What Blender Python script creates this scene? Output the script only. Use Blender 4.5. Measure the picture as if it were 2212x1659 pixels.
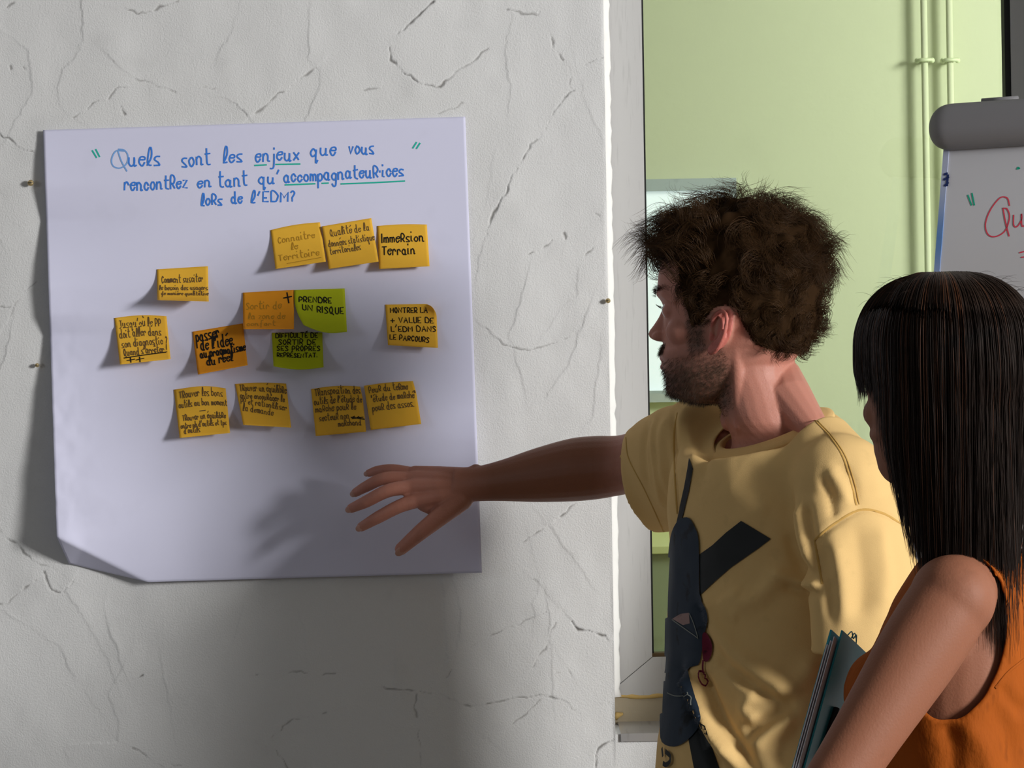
import bpy, bmesh, math, random
import numpy as np
from mathutils import Vector, Matrix, noise
from mathutils.bvhtree import BVHTree

scene = bpy.context.scene
for o in list(bpy.data.objects):
    bpy.data.objects.remove(o, do_unlink=True)
COL = scene.collection

# ------------------------------------------------------------------ camera
FPX, W, H = 5800.0, 2212.0, 1659.0
ROLL = math.radians(0.95)
CAM = Vector((0.0, -4.0, 1.55))
RV = Vector((math.cos(ROLL), 0, -math.sin(ROLL)))
UV = Vector((math.sin(ROLL), 0, math.cos(ROLL)))
FV = Vector((0, 1, 0))
cd = bpy.data.cameras.new('camera')
cd.sensor_fit = 'HORIZONTAL'
cd.sensor_width = 36.0
cd.lens = 36.0 * FPX / W
cd.clip_start = 0.05
cam = bpy.data.objects.new('camera', cd)
COL.objects.link(cam)
cam.matrix_world = Matrix(((RV.x, UV.x, -FV.x, CAM.x), (RV.y, UV.y, -FV.y, CAM.y), (RV.z, UV.z, -FV.z, CAM.z), (0, 0, 0, 1)))
scene.camera = cam

# ------------------------------------------------------------------ sky, daylight, exposure
wd = bpy.data.worlds.new('sky')
scene.world = wd
wd.use_nodes = True
wd.node_tree.nodes['Background'].inputs['Color'].default_value = (0.86, 0.93, 1.0, 1)
wd.node_tree.nodes['Background'].inputs['Strength'].default_value = 0.4
scene.view_settings.view_transform = 'Standard'
scene.view_settings.look = 'None'
scene.view_settings.exposure = 0.0
scene.view_settings.gamma = 1.0
scene.view_settings.use_curve_mapping = False


def area(name, loc, target, sx, sy, power, color):
    l = bpy.data.lights.new(name, 'AREA')
    l.shape = 'RECTANGLE'
    l.size, l.size_y, l.energy, l.color = sx, sy, power, color
    o = bpy.data.objects.new(name, l)
    COL.objects.link(o)
    o.location = loc
    o.rotation_euler = (Vector(target) - Vector(loc)).to_track_quat('-Z', 'Z').to_euler()
    return o


# daylight just outside the openings of the room (right-hand window, left-hand window); plus a light added inside the room beyond the glass
area('daylight_right', (4.12, -3.62, 2.35), (-0.2, 0.0, 1.45), 0.95, 1.2, 318.0, (1.0, 0.99, 0.975))
area('daylight_left', (-4.12, -3.3, 2.3), (0.2, 0.0, 1.5), 1.1, 1.2, 15.0, (0.86, 0.92, 1.0))
area('added_light_next_room', (2.45, 0.45, 2.45), (0.6, 2.0, 1.7), 0.35, 0.9, 72.0, (1.0, 1.0, 0.93))

# ------------------------------------------------------------------ helpers


def P(px, py, Y):
    """point of the place at depth plane Y that the photograph shows at pixel (px, py)"""
    px, py, d = float(px), float(py), float(Y - CAM.y)
    return CAM + d * (FV + RV * ((px - W / 2) / FPX) + UV * ((H / 2 - py) / FPX))


def ray(px, py):
    px, py = float(px), float(py)
    return (FV + RV * ((px - W / 2) / FPX) + UV * ((H / 2 - py) / FPX)).normalized()


def mesh_obj(name, verts, faces, mat, parent=None, smooth=True):
    me = bpy.data.meshes.new(name)
    me.from_pydata([tuple(v) for v in verts], [], faces)
    me.update()
    return link(name, me, mat, parent, smooth)


def link(name, me, mat, parent=None, smooth=True):
    o = bpy.data.objects.new(name, me)
    COL.objects.link(o)
    if mat is not None:
        for m in (mat if isinstance(mat, (list, tuple)) else [mat]):
            me.materials.append(m)
    if smooth and len(me.polygons):
        me.polygons.foreach_set('use_smooth', np.ones(len(me.polygons), bool))
    if parent is not None:
        o.parent = parent
    return o


def empty(name, label=None, cat=None, group=None):
    o = bpy.data.objects.new(name, None)
    COL.objects.link(o)
    return tag(o, label, cat, group)


def tag(o, label=None, cat=None, group=None, kind=None):
    if label: o['label'] = label
    if cat: o['category'] = cat
    if group: o['group'] = group
    if kind: o['kind'] = kind
    return o


def struct(o):
    o['kind'] = 'structure'
    return o


class MB:
    """collects shapes into one mesh"""

    def __init__(s):
        s.v, s.f, s.m = [], [], []

    def add(s, v, f, mi=0):
        n = len(s.v)
        s.v += [Vector(p) for p in v]
        s.f += [tuple(i + n for i in q) for q in f]
        s.m += [mi] * len(f)
        return s

    def box(s, lo, hi, mi=0, bev=0.0):
        x0, y0, z0 = lo; x1, y1, z1 = hi
        if bev <= 0:
            v = [(x0, y0, z0), (x1, y0, z0), (x1, y1, z0), (x0, y1, z0), (x0, y0, z1), (x1, y0, z1), (x1, y1, z1), (x0, y1, z1)]
            f = [(0, 3, 2, 1), (4, 5, 6, 7), (0, 1, 5, 4), (1, 2, 6, 5), (2, 3, 7, 6), (3, 0, 4, 7)]
            return s.add(v, f, mi)
        bm = bmesh.new()
        bmesh.ops.create_cube(bm, size=1)
        for v in bm.verts:
            v.co = Vector(((x0 + x1) / 2 + v.co.x * (x1 - x0), (y0 + y1) / 2 + v.co.y * (y1 - y0), (z0 + z1) / 2 + v.co.z * (z1 - z0)))
        bmesh.ops.bevel(bm, geom=bm.edges[:], offset=bev, segments=2, affect='EDGES', profile=0.5)
        bm.verts.index_update()
        s.add([v.co.copy() for v in bm.verts], [tuple(v.index for v in f.verts) for f in bm.faces], mi)
        bm.free()
        return s

    def tube(s, pts, rad, seg=10, cap=True, mi=0, up=None):
        """rad: one number, or a list of numbers or (r_side, r_up) pairs, one per point"""
        pts = [Vector(p) for p in pts]
        n = len(pts)
        if not isinstance(rad, (list, tuple)): rad = [rad] * n
        base = len(s.v)
        nrm = None
        for i, p in enumerate(pts):
            t = (pts[min(i + 1, n - 1)] - pts[max(i - 1, 0)])
            t = t.normalized() if t.length > 1e-9 else Vector((0, 0, 1))
            if up is not None:
                nrm = (Vector(up) - t * t.dot(Vector(up))).normalized()
            elif nrm is None:
                a = Vector((0, 0, 1)) if abs(t.z) < 0.9 else Vector((1, 0, 0))
                nrm = (a - t * t.dot(a)).normalized()
            else:
                nrm = (nrm - t * t.dot(nrm)).normalized()
            b = t.cross(nrm)
            r = rad[i]
            rs, ru = r if isinstance(r, (list, tuple)) else (r, r)
            for k in range(seg):
                an = 2 * math.pi * k / seg
                s.v.append(p + b * (rs * math.cos(an)) + nrm * (ru * math.sin(an)))
        for i in range(n - 1):
            for k in range(seg):
                a0 = base + i * seg + k; a1 = base + i * seg + (k + 1) % seg
                s.f.append((a0, a1, a1 + seg, a0 + seg)); s.m.append(mi)
        if cap:
            s.f.append(tuple(base + k for k in range(seg))[::-1]); s.m.append(mi)
            s.f.append(tuple(base + (n - 1) * seg + k for k in range(seg))); s.m.append(mi)
        return s

    def ball(s, c, r, seg=16, rings=10, axes=None, mi=0):
        """ellipsoid; r a number or three radii along axes (three vectors)"""
        c = Vector(c)
        if not isinstance(r, (list, tuple)): r = (r, r, r)
        ax = [Vector(a) for a in axes] if axes else [Vector((1, 0, 0)), Vector((0, 1, 0)), Vector((0, 0, 1))]
        v = [c + ax[2] * r[2]]
        for i in range(1, rings):
            ph = math.pi * i / rings
            for k in range(seg):
                th = 2 * math.pi * k / seg
                v.append(c + ax[0] * (r[0] * math.sin(ph) * math.cos(th)) + ax[1] * (r[1] * math.sin(ph) * math.sin(th)) + ax[2] * (r[2] * math.cos(ph)))
        v.append(c - ax[2] * r[2])
        f = [(0, 1 + k, 1 + (k + 1) % seg) for k in range(seg)]
        for i in range(rings - 2):
            for k in range(seg):
                a = 1 + i * seg + k; b = 1 + i * seg + (k + 1) % seg
                f.append((a, a + seg, b + seg, b))
        l = 1 + (rings - 2) * seg
        f += [(l + k, len(v) - 1, l + (k + 1) % seg) for k in range(seg)]
        return s.add(v, f, mi)

    def build(s, name, mat, parent=None, smooth=True):
        o = mesh_obj(name, s.v, s.f, mat, parent, smooth)
        if any(s.m):
            o.data.polygons.foreach_set('material_index', np.array(s.m, dtype=np.int32))
        return o


def spline(pts, n=8, closed=False):
    """Catmull-Rom through points (tuples or vectors of any size)"""
    p = [np.array(tuple(q), float) for q in pts]
    if len(p) < 3 and not closed:
        return [tuple(p[0] + (p[-1] - p[0]) * i / n) for i in range(n + 1)]
    out = []
    m = len(p)
    for i in range(m if closed else m - 1):
        if closed:
            p0, p1, p2, p3 = p[(i - 1) % m], p[i], p[(i + 1) % m], p[(i + 2) % m]
        else:
            p1, p2 = p[i], p[i + 1]
            p0 = p[i - 1] if i > 0 else 2 * p1 - p2
            p3 = p[i + 2] if i + 2 < m else 2 * p2 - p1
        for k in range(n):
            t = k / n
            out.append(tuple(0.5 * ((2 * p1) + (-p0 + p2) * t + (2 * p0 - 5 * p1 + 4 * p2 - p3) * t * t + (-p0 + 3 * p1 - 3 * p2 + p3) * t ** 3)))
    if not closed:
        out.append(tuple(p[-1]))
    return out


def lerp_tab(tab, x):
    xs = [t[0] for t in tab]
    return float(np.interp(x, xs, [t[1] for t in tab]))


# ------------------------------------------------------------------ materials


def srgb(r, g, b):
    f = lambda c: (c / 255 / 12.92) if c / 255 <= 0.04045 else ((c / 255 + 0.055) / 1.055) ** 2.4
    return (f(r), f(g), f(b), 1.0)


def mat(name, col, rough=0.6, spec=0.3, metal=0.0, var=0.0, vscale=20.0, bump=0.0, bscale=200.0, attr=None, attr_col=None, trans=0.0, sss=0.0, coat=0.0, stretch=None):
    """principled material; var = noise variation of the colour, attr = vertex attribute that mixes in attr_col"""
    m = bpy.data.materials.new(name)
    m.use_nodes = True
    nt = m.node_tree
    b = nt.nodes['Principled BSDF']
    b.inputs['Roughness'].default_value = rough
    b.inputs['Specular IOR Level'].default_value = spec
    b.inputs['Metallic'].default_value = metal
    b.inputs['Coat Weight'].default_value = coat
    tc = nt.nodes.new('ShaderNodeTexCoord')
    vec = tc.outputs['Object']
    if stretch:
        mp = nt.nodes.new('ShaderNodeMapping')
        mp.inputs['Scale'].default_value = stretch
        nt.links.new(vec, mp.inputs['Vector'])
        vec = mp.outputs['Vector']
    rgb = nt.nodes.new('ShaderNodeRGB')
    rgb.outputs[0].default_value = col
    cur = rgb.outputs[0]
    if var > 0:
        nz = nt.nodes.new('ShaderNodeTexNoise')
        nz.inputs['Scale'].default_value = vscale
        nz.inputs['Detail'].default_value = 5
        nt.links.new(vec, nz.inputs['Vector'])
        mr = nt.nodes.new('ShaderNodeMapRange')
        mr.inputs['From Min'].default_value = 0.3
        mr.inputs['From Max'].default_value = 0.4
        mr.inputs['To Min'].default_value = 1 - var
        mr.inputs['To Max'].default_value = 1 + var
        nt.links.new(nz.outputs['Fac'], mr.inputs['Value'])
        mx = nt.nodes.new('ShaderNodeVectorMath'); mx.operation = 'SCALE'
        nt.links.new(cur, mx.inputs[0]); nt.links.new(mr.outputs[0], mx.inputs['Scale'])
        cur = mx.outputs[0]
    for a, ac in zip(*(([attr], [attr_col]) if isinstance(attr, str) else (attr or [], attr_col or []))):
        at = nt.nodes.new('ShaderNodeAttribute'); at.attribute_name = a
        mi = nt.nodes.new('ShaderNodeMix'); mi.data_type = 'RGBA'
        nt.links.new(at.outputs['Fac'], mi.inputs['Factor'])
        nt.links.new(cur, mi.inputs['A']); mi.inputs['B'].default_value = ac
        cur = mi.outputs['Result']
    nt.links.new(cur, b.inputs['Base Color'])
    if bump > 0:
        nz = nt.nodes.new('ShaderNodeTexNoise')
        nz.inputs['Scale'].default_value = bscale
        nz.inputs['Detail'].default_value = 4
        nt.links.new(vec, nz.inputs['Vector'])
        bp = nt.nodes.new('ShaderNodeBump')
        bp.inputs['Strength'].default_value = 1.0
        bp.inputs['Distance'].default_value = bump
        nt.links.new(nz.outputs['Fac'], bp.inputs['Height'])
        nt.links.new(bp.outputs[0], b.inputs['Normal'])
    if sss > 0:
        b.inputs['Subsurface Weight'].default_value = sss
        b.inputs['Subsurface Radius'].default_value = (0.012, 0.004, 0.002)
        b.inputs['Subsurface Scale'].default_value = 1.0
    if trans > 0:
        out = nt.nodes['Material Output']
        tr = nt.nodes.new('ShaderNodeBsdfTranslucent')
        nt.links.new(cur, tr.inputs['Color'])
        ms = nt.nodes.new('ShaderNodeMixShader')
        ms.inputs['Fac'].default_value = trans
        nt.links.new(b.outputs[0], ms.inputs[1]); nt.links.new(tr.outputs[0], ms.inputs[2])
        nt.links.new(ms.outputs[0], out.inputs['Surface'])
    return m


def glass_mat(name, refl, tint):
    m = bpy.data.materials.new(name)
    m.use_nodes = True
    nt = m.node_tree
    nt.nodes.remove(nt.nodes['Principled BSDF'])
    tr = nt.nodes.new('ShaderNodeBsdfTransparent'); tr.inputs['Color'].default_value = tint
    gl = nt.nodes.new('ShaderNodeBsdfGlossy'); gl.inputs['Roughness'].default_value = 0.0
    ms = nt.nodes.new('ShaderNodeMixShader'); ms.inputs['Fac'].default_value = refl
    nt.links.new(tr.outputs[0], ms.inputs[1]); nt.links.new(gl.outputs[0], ms.inputs[2])
    nt.links.new(ms.outputs[0], nt.nodes['Material Output'].inputs['Surface'])
    return m


M = {}
M['plaster'] = mat('white_plaster', (0.695, 0.695, 0.69, 1), 0.9, 0.1, var=0.03, vscale=9, bump=0.0008, bscale=460, attr='crack', attr_col=(0.16, 0.15, 0.14, 1))
M['wall_plain'] = mat('darkened_wall_paint', (0.24, 0.235, 0.225, 1), 0.9, 0.1, var=0.02, bump=0.0006, bscale=150)  # unseen walls coloured dark grey to cut bounce and deepen shadows
M['ceiling'] = mat('ceiling_paint', (0.30, 0.30, 0.29, 1), 0.9, 0.1, var=0.02)
M['floor'] = mat('grey_concrete_floor', (0.13, 0.12, 0.11, 1), 0.6, 0.3, var=0.15, vscale=4, bump=0.0005)
M['green_wall'] = mat('pale_yellow_green_paint', (0.66, 0.70, 0.49, 1), 0.75, 0.2, var=0.02, vscale=3, bump=0.0004, bscale=60)
M['green_floor'] = mat('grey_green_floor', (0.16, 0.19, 0.12, 1), 0.6, 0.3, var=0.2, vscale=6)
M['pvc'] = mat('white_window_frame', (0.50, 0.495, 0.49, 1), 0.45, 0.35, var=0.05, vscale=30, stretch=(8, 8, 0.6))
M['caulk'] = mat('white_sealant', (0.80, 0.79, 0.77, 1), 0.7, 0.2, var=0.03, bump=0.0008, bscale=60)
M['gasket'] = mat('black_rubber_gasket', (0.012, 0.012, 0.012, 1), 0.6, 0.3)
M['brown_gasket'] = mat('brown_seal', (0.12, 0.075, 0.035, 1), 0.7, 0.2)
M['foam'] = mat('tan_foam_strip', (0.42, 0.36, 0.26, 1), 0.85, 0.1, var=0.12, vscale=18, bump=0.0008, bscale=90)
M['foam_bead'] = mat('ochre_expanding_foam', (0.55, 0.38, 0.14, 1), 0.85, 0.1, var=0.15, vscale=60, bump=0.001, bscale=140)
M['sill_metal'] = mat('grey_metal_sill', (0.42, 0.42, 0.43, 1), 0.28, 0.5, metal=0.55, var=0.2, vscale=10, stretch=(6, 0.4, 1))  # streaked base colour paints in the vertical reflections
M['glass'] = glass_mat('window_glass', 0.10, (0.95, 0.98, 0.95, 1))

# ------------------------------------------------------------------ the room: shell
XE = P(1316, 780, 0).x            # left edge of the window opening in the plaster wall
XR = 0.845                        # right edge of the opening
ZS = 1.0255                       # top of the wall under the window
ZT = 2.62                         # head of the opening
RX, RYB, RH = 4.0, -5.5, 3.2      # room half width, back wall, height
YF = 0.11                         # face of the window frame

# --- plaster wall with trowel ridges and cracks: real relief on a fine grid
CRACKS = [  # (points in photo pixels, groove depth mm, step mm, side)
    ([(0, 23), (33, 7)], 1.2, .8), ([(278, 23), (314, 30), (348, 13), (385, 2)], 1.4, .9),
    ([(161, 253), (187, 233), (231, 211), (278, 182)], 1.4, 1.0), ([(244, 132), (268, 156), (311, 174), (365, 197), (378, 201)], .8, .9),
    ([(428, 191), (463, 187)], .8, .5), ([(475, 211), (509, 224), (532, 251)], 1.4, 1.0), ([(542, 251), (582, 217), (629, 184), (682, 144)], 1.4, 1.1),
    ([(0, 284), (20, 298), (37, 318), (70, 325)], 1.5, .9), ([(258, 231), (268, 246)], 1.6, .3), ([(20, 142), (22, 149)], 1.6, .1), ([(52, 146), (55, 150)], 1, .1),
    ([(936, 6), (886, 46), (841, 91), (841, 127), (877, 160), (907, 181), (949, 186), (970, 171), (987, 156), (1025, 127), (1054, 103)], 2.0, 1.3),
    ([(784, 198), (814, 190), (839, 158)], .9, .6), ([(1097, 21), (1126, 30), (1164, 32), (1166, 21), (1158, 0)], 1.3, .7),
    ([(1189, 72), (1196, 99), (1217, 127)], 1.4, .8), ([(1303, 120), (1261, 139)], 1.2, .8), ([(1233, 170), (1236, 190)], 1, .4),
    ([(1242, 196), (1227, 203), (1198, 240), (1180, 272), (1173, 290), (1147, 312), (1124, 350), (1105, 388), (1067, 460), (1046, 515), (1038, 553), (1025, 608)], 1.8, 1.2),
    ([(1182, 262), (1174, 284)], 2.6, .5), ([(1143, 553), (1168, 544), (1180, 535), (1194, 519)], 1.7, .6), ([(1221, 502), (1219, 523)], 1.8, .4), ([(1257, 565), (1270, 552), (1282, 536)], 1.5, .6),
    ([(1040, 700), (1090, 745), (1140, 755), (1200, 740), (1240, 720)], 1.0, .9), ([(1285, 460), (1291, 466)], 1.2, .2), ([(946, 245), (1000, 222)], .6, .4),
    ([(1127, 1171), (1150, 1158), (1173, 1141), (1209, 1115), (1244, 1087)], 1.7, 1.0), ([(1235, 1342), (1248, 1359), (1272, 1361), (1296, 1371), (1312, 1383), (1324, 1381)], 2.6, 1.3),
    ([(1010, 1401), (1070, 1369), (1109, 1352), (1177, 1322)], 1.0, .9), ([(970, 1506), (994, 1520), (1042, 1524), (1097, 1512), (1177, 1500), (1225, 1520), (1244, 1534)], 1.4, 1.0),
    ([(827, 1487), (935, 1494)], 1.3, .7), ([(899, 1500), (895, 1532), (911, 1564), (899, 1588), (913, 1620), (911, 1659)], .9, .6), ([(966, 1463), (974, 1449)], 1.6, .4),
    ([(1328, 1592), (1292, 1616), (1282, 1635), (1286, 1665)], 2.0, .8), ([(1109, 1564), (1169, 1512)], 1.0, .7), ([(1196, 1460), (1225, 1440)], .8, .4), ([(1310, 1517), (1320, 1515)], 2.2, .4),
    ([(0, 1147), (36, 1187), (56, 1197), (119, 1234)], 1.2, .9), ([(95, 1234), (111, 1274), (135, 1282), (159, 1250)], 1.7, .8), ([(0, 1306), (16, 1306), (44, 1282), (79, 1254)], 1.3, .8),
    ([(278, 1469), (294, 1466), (310, 1459)], 1.9, .6), ([(286, 1616), (326, 1640), (349, 1659)], 1.3, .8), ([(366, 1648), (388, 1657)], 1.2, .3),
    ([(620, 1659), (592, 1612), (588, 1588), (632, 1556), (707, 1540)], .9, .9), ([(552, 1459), (640, 1455), (723, 1453)], .9, .6), ([(0, 661), (25, 660)], 1.3, .5), ([(6, 710), (48, 636), (75, 610)], .6, .6),
    ([(80, 790), (112, 786)], 1.5, .3), ([(1150, 1440), (1180, 1400), (1200, 1345)], .9, .5), ([(1212, 1420), (1238, 1462)], .9, .5), ([(1150, 1250), (1195, 1300)], .4, .6),
]
RIDGES = [
    [(176, 0), (177, 33), (174, 97), (161, 129), (134, 150), (125, 187), (129, 231), (161, 253)], [(672, 0), (667, 50), (664, 127), (689, 154), (686, 197), (662, 258)],
    [(519, 0), (502, 64), (478, 110)], [(1095, 0), (1107, 34), (1092, 110), (1101, 190), (1092, 270), (1067, 338), (1050, 443), (1025, 506)],
    [(1253, 565), (1240, 641), (1198, 692)], [(1189, 1143), (1256, 1230)], [(982, 1254), (994, 1318), (988, 1397), (966, 1429)], [(953, 1254), (957, 1300), (966, 1429)],
    [(1181, 1314), (1189, 1377), (1193, 1492)], [(143, 1282), (175, 1326), (214, 1385), (242, 1457)], [(230, 1274), (226, 1310), (238, 1365), (258, 1421)],
    [(0, 1318), (119, 1389), (147, 1437), (199, 1516)], [(254, 1461), (230, 1504), (258, 1552), (254, 1604), (147, 1604), (139, 1620), (151, 1659)],
    [(1002, 1544), (1014, 1568), (1030, 1580)], [(320, 200), (330, 260)], [(1240, 130), (1262, 210), (1300, 300)], [(0, 520), (45, 610), (20, 730), (0, 800)], [(1130, 620), (1100, 720), (1130, 830)],
    [(1145, 1180), (1160, 1240), (1155, 1300)], [(850, 1330), (856, 1420), (852, 1484)], [(640, 1290), (655, 1350), (660, 1390)], [(1262, 690), (1225, 790), (1180, 860), (1085, 905)], [(1290, 800), (1280, 900), (1220, 985)],
    [(527, 1270), (518, 1330), (500, 1390)], [(350, 1440), (372, 1560)], [(0, 60), (60, 110), (70, 200), (30, 270)],
]


def relief(xs, zs):
    """height field (towards the room) and crack mask on the grid"""
    X, Z = np.meshgrid(xs, zs)
    h = np.zeros_like(X); ck = np.zeros_like(X)
    rng = np.random.default_rng(5)
    dx = xs[1] - xs[0]

    def coarse(n, seed, amp):
        r = np.random.default_rng(seed)
        g = r.standard_normal((n + 1, n + 1))
        u = (X - xs[0]) / (xs[-1] - xs[0]) * n * .999; w = (Z - zs[0]) / (zs[-1] - zs[0]) * n * .999
        i = u.astype(int); j = w.astype(int); a = u - i; b = w - j
        a = a * a * (3 - 2 * a); b = b * b * (3 - 2 * b)
        return amp * ((g[j, i] * (1 - a) + g[j, i + 1] * a) * (1 - b) + (g[j + 1, i] * (1 - a) + g[j + 1, i + 1] * a) * b)
    h += coarse(6, 1, .0012) + coarse(14, 2, .0007) + coarse(37, 3, .00025)
    jit = coarse(60, 4, .0016) + coarse(150, 8, .0009); jit2 = coarse(60, 6, .0016) + coarse(150, 9, .0009)
    gate = coarse(90, 7, 1.0); gate2 = coarse(26, 17, 1.0)

    def stroke(pts, groove, step, wide):
        pw = [P(x, y, 0) for x, y in pts]
        pp = np.array([(p.x, p.z) for p in pw])
        lo = pp.min(0) - .07; hi = pp.max(0) + .07
        ix = np.where((xs > lo[0]) & (xs < hi[0]))[0]; iz = np.where((zs > lo[1]) & (zs < hi[1]))[0]
        if len(ix) == 0 or len(iz) == 0: return
        sl = np.s_[iz[0]:iz[-1] + 1, ix[0]:ix[-1] + 1]
        x = X[sl] + jit[sl]; z = Z[sl] + jit2[sl]
        best = np.full(x.shape, 9.0); side = np.zeros_like(x)
        for a, b in zip(pp[:-1], pp[1:]):
            d = b - a; L2 = max(d @ d, 1e-12)
            t = np.clip(((x - a[0]) * d[0] + (z - a[1]) * d[1]) / L2, 0, 1)
            ex = x - a[0] - t * d[0]; ez = z - a[1] - t * d[1]
            q = np.hypot(ex, ez); m = q < best
            best[m] = q[m]; side[m] = np.sign(d[0] * ez - d[1] * ex)[m]
        endw = 1.0
        s = np.where(side > 0, 1.0, 0.0)
        gg = np.clip(.6 + .55 * gate2[sl], .1, 1.3)
        h[sl] += gg * s * step * np.exp(-best / .028) * .0009
        h[sl] += gg * (1 - s) * step * .25 * np.exp(-best / .008) * .0009
        if groove > 0:
            gw = np.clip(.62 + .75 * gate[sl], .05, 1.5)
            wd_ = (.0006 + .00032 * groove) * gw
            g = np.exp(-(best / wd_) ** 2)
            h[sl] -= g * groove * .0011
            ck[sl] = np.maximum(ck[sl], np.clip(g * (.25 + .32 * groove) * np.clip(gw, 0, 1), 0, 1))  # dirt and groove shade painted as dark colour along the crack
    for c in CRACKS: stroke(c[0], c[1], c[2] * 1.1, .02)
    for r in RIDGES: stroke(r, 0, 1.15, .02)
    return h, ck


xl = P(-70, 0, 0).x
gx = np.arange(xl, XE, .0016); gx[-1] = XE
z0, z1 = P(0, 1690, 0).z, P(0, -25, 0).z
gz = np.arange(z0, z1, .0016)
hh, ck = relief(gx, gz)
nx, nz = len(gx), len(gz)
fade = np.ones(nx); fade[-1] = 0
hh = hh * np.clip((XE - gx) / .004, 0, 1)[None, :] ** .5
GX, GZ = np.meshgrid(gx, gz)
wallv = np.stack([GX, -hh, GZ], -1).reshape(-1, 3)
idx = np.arange(nx * nz).reshape(nz, nx)
wf = np.stack([idx[:-1, :-1], idx[:-1, 1:], idx[1:, 1:], idx[1:, :-1]], -1).reshape(-1, 4)
extra = []
quads = []


def wq(a, b, c, d):
    n = nx * nz + len(extra)
    extra.extend([a, b, c, d]); quads.append((n, n + 1, n + 2, n + 3))


zb, zt_ = gz[0], gz[-1]
wq((-RX, 0, 0), (xl, 0, 0), (xl, 0, RH), (-RX, 0, RH))
wq((xl, 0, 0), (XE, 0, 0), (XE, 0, zb), (xl, 0, zb))
wq((xl, 0, zt_), (XE, 0, zt_), (XE, 0, RH), (xl, 0, RH))
wq((XE, 0, ZT), (XR, 0, ZT), (XR, 0, RH), (XE, 0, RH))
wq((XR, 0, 0), (RX, 0, 0), (RX, 0, RH), (XR, 0, RH))
wq((XE, 0, 0), (XR, 0, 0), (XR, 0, ZS), (XE, 0, ZS))
TH = .22
wq((XE, 0, ZS), (XE, TH, ZS), (XE, TH, ZT), (XE, 0, ZT))            # reveals
wq((XR, TH, ZS), (XR, 0, ZS), (XR, 0, ZT), (XR, TH, ZT))
wq((XE, 0, ZT), (XE, TH, ZT), (XR, TH, ZT), (XR, 0, ZT))
wq((XE, TH, ZS), (XE, 0, ZS), (XR, 0, ZS), (XR, TH, ZS))
wq((XE, TH, 0), (-RX, TH, 0), (-RX, TH, RH), (XE, TH, RH))          # far face, in the next room
wq((RX, TH, 0), (XR, TH, 0), (XR, TH, RH), (RX, TH, RH))
wq((XR, TH, 0), (XE, TH, 0), (XE, TH, ZS), (XR, TH, ZS))
wq((XR, TH, ZT), (XE, TH, ZT), (XE, TH, RH), (XR, TH, RH))
me = bpy.data.meshes.new('wall_front')
allv = np.concatenate([wallv, np.array(extra)])
me.from_pydata(allv.tolist(), [], wf.tolist() + quads)
at = me.attributes.new('crack', 'FLOAT', 'POINT')
at.data.foreach_set('value', np.concatenate([ck.reshape(-1), np.zeros(len(extra))]).astype(np.float32))
me.update()
struct(link('wall_front', me, M['plaster'], None, True))
n4 = len(wf)
sm = np.ones(len(me.polygons), bool); sm[n4:] = False
me.polygons.foreach_set('use_smooth', sm)

T = .15


def wall_with_hole(name, fixed, axis, a0, a1, h0, h1, ho0, ho1, b0, b1):
    """wall slab normal to axis ('x' or 'y') with one window opening"""
    mb = MB()
    lo, hi = sorted(fixed)
    for (p0, p1, q0, q1) in ((a0, h0, b0, b1), (h1, a1, b0, b1), (h0, h1, b0, ho0), (h0, h1, ho1, b1)):
        if axis == 'x': mb.box((lo, p0, q0), (hi, p1, q1))
        else: mb.box((p0, lo, q0), (p1, hi, q1))
    return struct(mb.build(name, M['wall_plain'], None, False))


wall_with_hole('wall_right', (RX, RX + T), 'x', RYB, 0, -4.2, -3.04, 1.70, 3.0, 0, RH)
wall_with_hole('wall_left', (-RX - T, -RX), 'x', RYB, 0, -3.95, -2.65, 1.6, 3.0, 0, RH)
struct(MB().box((-RX, RYB - T, 0), (RX, RYB, RH)).build('wall_back', M['wall_plain'], None, False))
struct(MB().box((-RX - T, RYB - T, -.1), (RX + T, TH, 0)).build('floor', M['floor'], None, False))
struct(MB().box((-RX - T, RYB - T, RH), (RX + T, TH, RH + .1)).build('ceiling', M['ceiling'], None, False))
# --- next room beyond the glass
YG = 2.0
ng = [((-2.2, YG, 0), (3.6, YG + .1, 3.2), 'wall_next_room')]
struct(MB().box((-2.2, YG, 0), (3.6, YG + .1, 3.2)).build('wall_green', M['green_wall'], None, False))
struct(MB().box((-2.3, TH, 0), (-2.2, YG + .1, 3.2)).build('wall_green_left', M['green_wall'], None, False))
struct(MB().box((3.6, TH, 0), (3.7, YG + .1, 3.2)).build('wall_green_right', M['green_wall'], None, False))
struct(MB().box((-2.3, TH, -.1), (3.7, YG + .1, 0)).build('floor_next', M['green_floor'], None, False))
struct(MB().box((-2.3, TH, 3.2), (3.7, YG + .1, 3.3)).build('ceiling_next', M['ceiling'], None, False))


def pipe(px, which):
    X = P(px, 60, YG - .03).x
    root = empty('wall_pipe', 'thin pale green pipe behind the glass, ' + which, 'pipe', None)
    MB().tube([(X, YG - .03, 0.0), (X, YG - .03, 1.6), (X, YG - .03, 3.2)], .0075, 12).build('pipe_run', M['green_wall'], root)
    for py, Z in ((131, P(px, 131, YG - .03).z), (0, P(px, 131, YG - .03).z - 1.1)):
        c = MB().tube([(X - .0165, YG - .03, Z), (X - .012, YG - .043, Z), (X, YG - .046, Z), (X + .012, YG - .043, Z), (X + .0165, YG - .03, Z)], .0042, 8)
        c.tube([(X, YG - .03, Z), (X, YG, Z)], .004, 8)
        c.ball((X - .0165, YG - .032, Z), .0062, 10, 6).ball((X + .0165, YG - .032, Z), .0062, 10, 6)
        c.build('pipe_clip', M['clip'], root)
    return root


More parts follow.
